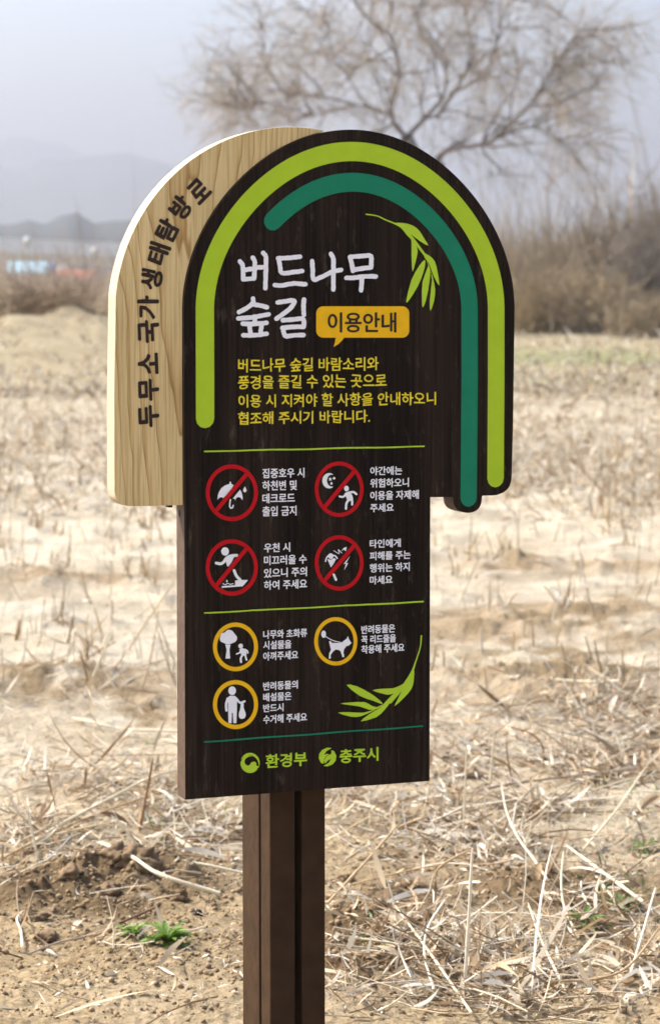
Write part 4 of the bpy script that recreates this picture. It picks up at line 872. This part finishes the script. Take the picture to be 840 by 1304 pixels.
# white domed tank
p = at(82, 345, 310); gz = float(gh(p[0], p[1])); t = empty('domed_tank', (p[0], p[1], gz)); tag(t, 'white dome-topped tank between the blue roof and the red huts', 'tank')
bm = bmesh.new(); bmesh.ops.create_uvsphere(bm, u_segments=20, v_segments=12, radius=.95); me = bpy.data.meshes.new('dome'); bm.to_mesh(me); bm.free(); o = link('dome', me, M['wall'], t); o.location = (0, 0, p[2] - gz)
bm = bmesh.new(); bmesh.ops.create_cone(bm, cap_ends=True, segments=20, radius1=.85, radius2=.85, depth=p[2] - gz); me = bpy.data.meshes.new('tank_body'); bm.to_mesh(me); bm.free(); o = link('tank_body', me, M['wall'], t); o.location = (0, 0, (p[2] - gz) / 2)
for i in range(6): box('rib', (.86 * math.cos(i * 1.047), .86 * math.sin(i * 1.047), (p[2] - gz) / 2), (.08, .08, (p[2] - gz) * .98), M['conc'], t, i * 1.047)
# lamp posts with pale round heads
for px, py, yb_, lab in ((35, 306, 360, 'pale post with a round white lamp head at the left picture edge'), (121, 319, 362, 'pale post with a round white lamp head beside the pine board')):
    p = at(px, py, 190); gz = float(gh(p[0], p[1])); t = empty('lamp_post', (p[0], p[1], gz)); tag(t, lab, 'lamp post', 'lamp posts far off at the left')
    v, f, _ = tubes(np.array([[(0, 0, z_) for z_ in np.linspace(0, p[2] - gz - .2, 5)]]), np.array([np.linspace(.09, .05, 5)]), 8); link('pole', mesh_np('pole', v, f), M['pole'], t)
    bm = bmesh.new(); bmesh.ops.create_uvsphere(bm, u_segments=16, v_segments=10, radius=.30); me = bpy.data.meshes.new('lamp_head'); bm.to_mesh(me); bm.free(); o = link('lamp_head', me, M['wall'], t); o.location = (0, 0, p[2] - gz)
    bm = bmesh.new(); bmesh.ops.create_cone(bm, cap_ends=True, segments=12, radius1=.18, radius2=.28, depth=.25); me = bpy.data.meshes.new('collar'); bm.to_mesh(me); bm.free(); o = link('collar', me, M['pole'], t); o.location = (0, 0, p[2] - gz - .42)
# bridge
YB = 440.0; pL = at(-400, 300, YB); pR = at(700, 345, YB + 40)
br = empty('road_bridge', (pL[0], pL[1], 0)); tag(br, 'long low concrete road bridge crossing in the hazy distance at left', 'bridge')
dv = pR - pL; Lb = math.hypot(dv[0], dv[1]); ang_b = math.atan2(dv[1], dv[0]); br.rotation_euler = (0, -math.atan2(dv[2], Lb) * 0, ang_b)
slope_b = math.atan2(dv[2], Lb)
def inbr(s, z): return (s * Lb, 0, z)
def slab(name, wy, z0, z1, mat, y0=0):
    V = []; 
    for s in (0, 1):
        zc = pL[2] + dv[2] * s
        for yy, zz in ((-wy / 2, z0), (wy / 2, z0), (wy / 2, z1), (-wy / 2, z1)): V.append((s * Lb, yy + y0, zc + zz))
    me = bpy.data.meshes.new(name); me.from_pydata(V, [], [(0, 1, 2, 3), (4, 7, 6, 5), (0, 4, 5, 1), (1, 5, 6, 2), (2, 6, 7, 3), (3, 7, 4, 0)]); me.update(); return link(name, me, mat, br)
slab('deck', 11, -.9, .9, M['conc']); slab('girder', 7, -2.4, -.92, M['conc']); slab('railing', .3, .92, 1.9, M['conc'], -5.2); slab('railing', .3, .92, 1.9, M['conc'], 5.2)
for i in range(9):
    s = (i + .5) / 9; zc = pL[2] + dv[2] * s - 2.42; box('pier', (s * Lb, 0, (zc - 4) / 2), (2.2, 6.5, zc + 4), M['conc'], br)
# hills
def hills(rad, prof, name, lab, seedx, amp, depth):
    n = 900; a = np.linspace(-math.pi, math.pi, n); base_h = prof(a); h = base_h * (1 + amp * fbm(a * 14 + seedx, a * 0 + 1.5, 4) * 1.3) + rad * .005 * fbm(a * 260 + seedx, a * 0 + 3, 3)
    rows = []
    for k_, (fr, dr) in enumerate(((0, -1.0), (.35, -.62), (.72, -.3), (1.0, 0), (.8, .35), (0, 1.2))):
        rr2 = rad + dr * depth * (1 + .15 * fbm(a * 20 + k_, a * 0, 2)); rows.append(np.c_[rr2 * np.sin(a), rr2 * np.cos(a), -6 + (h + 4) * fr * (1 + .10 * fbm(a * 40 + k_ * 7, a * 0 + k_, 3) * (k_ not in (3,)))])
    V = np.concatenate(rows); ix = np.arange(6 * n).reshape(6, n); F_ = np.stack([ix[:-1, :-1], ix[:-1, 1:], ix[1:, 1:], ix[1:, :-1]], -1).reshape(-1, 4)
    o = link(name, mesh_np(name, V, F_, None, True), M['hill']); tag(o, lab, kind='structure')
A_ = lambda px: math.atan2(px - 420, FPX)
def ph(py, rad): return CAMH + (365 - py) / FPX * rad
hills(620, lambda a: np.interp(a, [-3.2, A_(-300), A_(5), A_(30), A_(60), A_(110), A_(160), A_(400), A_(700), 3.2], [ph(300, 620), ph(288, 620), ph(281, 620), ph(274, 620), ph(272, 620), ph(272, 620), ph(275, 620), ph(300, 620), ph(318, 620), ph(300, 620)]), 'near_hill', 'dusky blue-grey wooded hill beyond the bridge', 2.0, .015, 60)
hills(3200, lambda a: np.interp(a, [-3.2, A_(-200), A_(10), A_(100), A_(150), A_(190), A_(260), A_(330), A_(500), A_(840), 3.2], [ph(230, 3200), ph(215, 3200), ph(212, 3200), ph(206, 3200), ph(200, 3200), ph(204, 3200), ph(230, 3200), ph(262, 3200), ph(290, 3200), ph(310, 3200), ph(260, 3200)]), 'middle_mountains', 'pale blue mountains fading in haze', 5.0, .04, 300)
hills(4700, lambda a: np.interp(a, [-3.2, A_(-200), A_(10), A_(55), A_(90), A_(130), A_(250), A_(500), A_(840), 3.2], [ph(200, 4700), ph(190, 4700), ph(184, 4700), ph(177, 4700), ph(184, 4700), ph(215, 4700), ph(240, 4700), ph(290, 4700), ph(310, 4700), ph(250, 4700)]), 'far_mountains', 'barely visible farthest mountain ridge', 8.0, .04, 400)
# ================================================================== HAZE
bm = bmesh.new(); bmesh.ops.create_cube(bm, size=1); HT = 340
for v in bm.verts: v.co = Vector((v.co.x * 13000, v.co.y * 13000, -12 + (v.co.z + .5) * (HT + 12)))
me = bpy.data.meshes.new('haze'); bm.to_mesh(me); bm.free()
mh = bpy.data.materials.new('haze'); mh.use_nodes = True; nh = mh.node_tree.nodes; nh.remove(nh['Principled BSDF'])
pv = nh.new('ShaderNodeVolumePrincipled'); pv.inputs['Color'].default_value = (.455, .475, .53, 1); pv.inputs['Density'].default_value = .0006; pv.inputs['Anisotropy'].default_value = .6
mh.node_tree.links.new(pv.outputs[0], nh['Material Output'].inputs['Volume'])
hz = link('haze', me, mh); tag(hz, 'thin pale haze over the whole valley', kind='stuff')
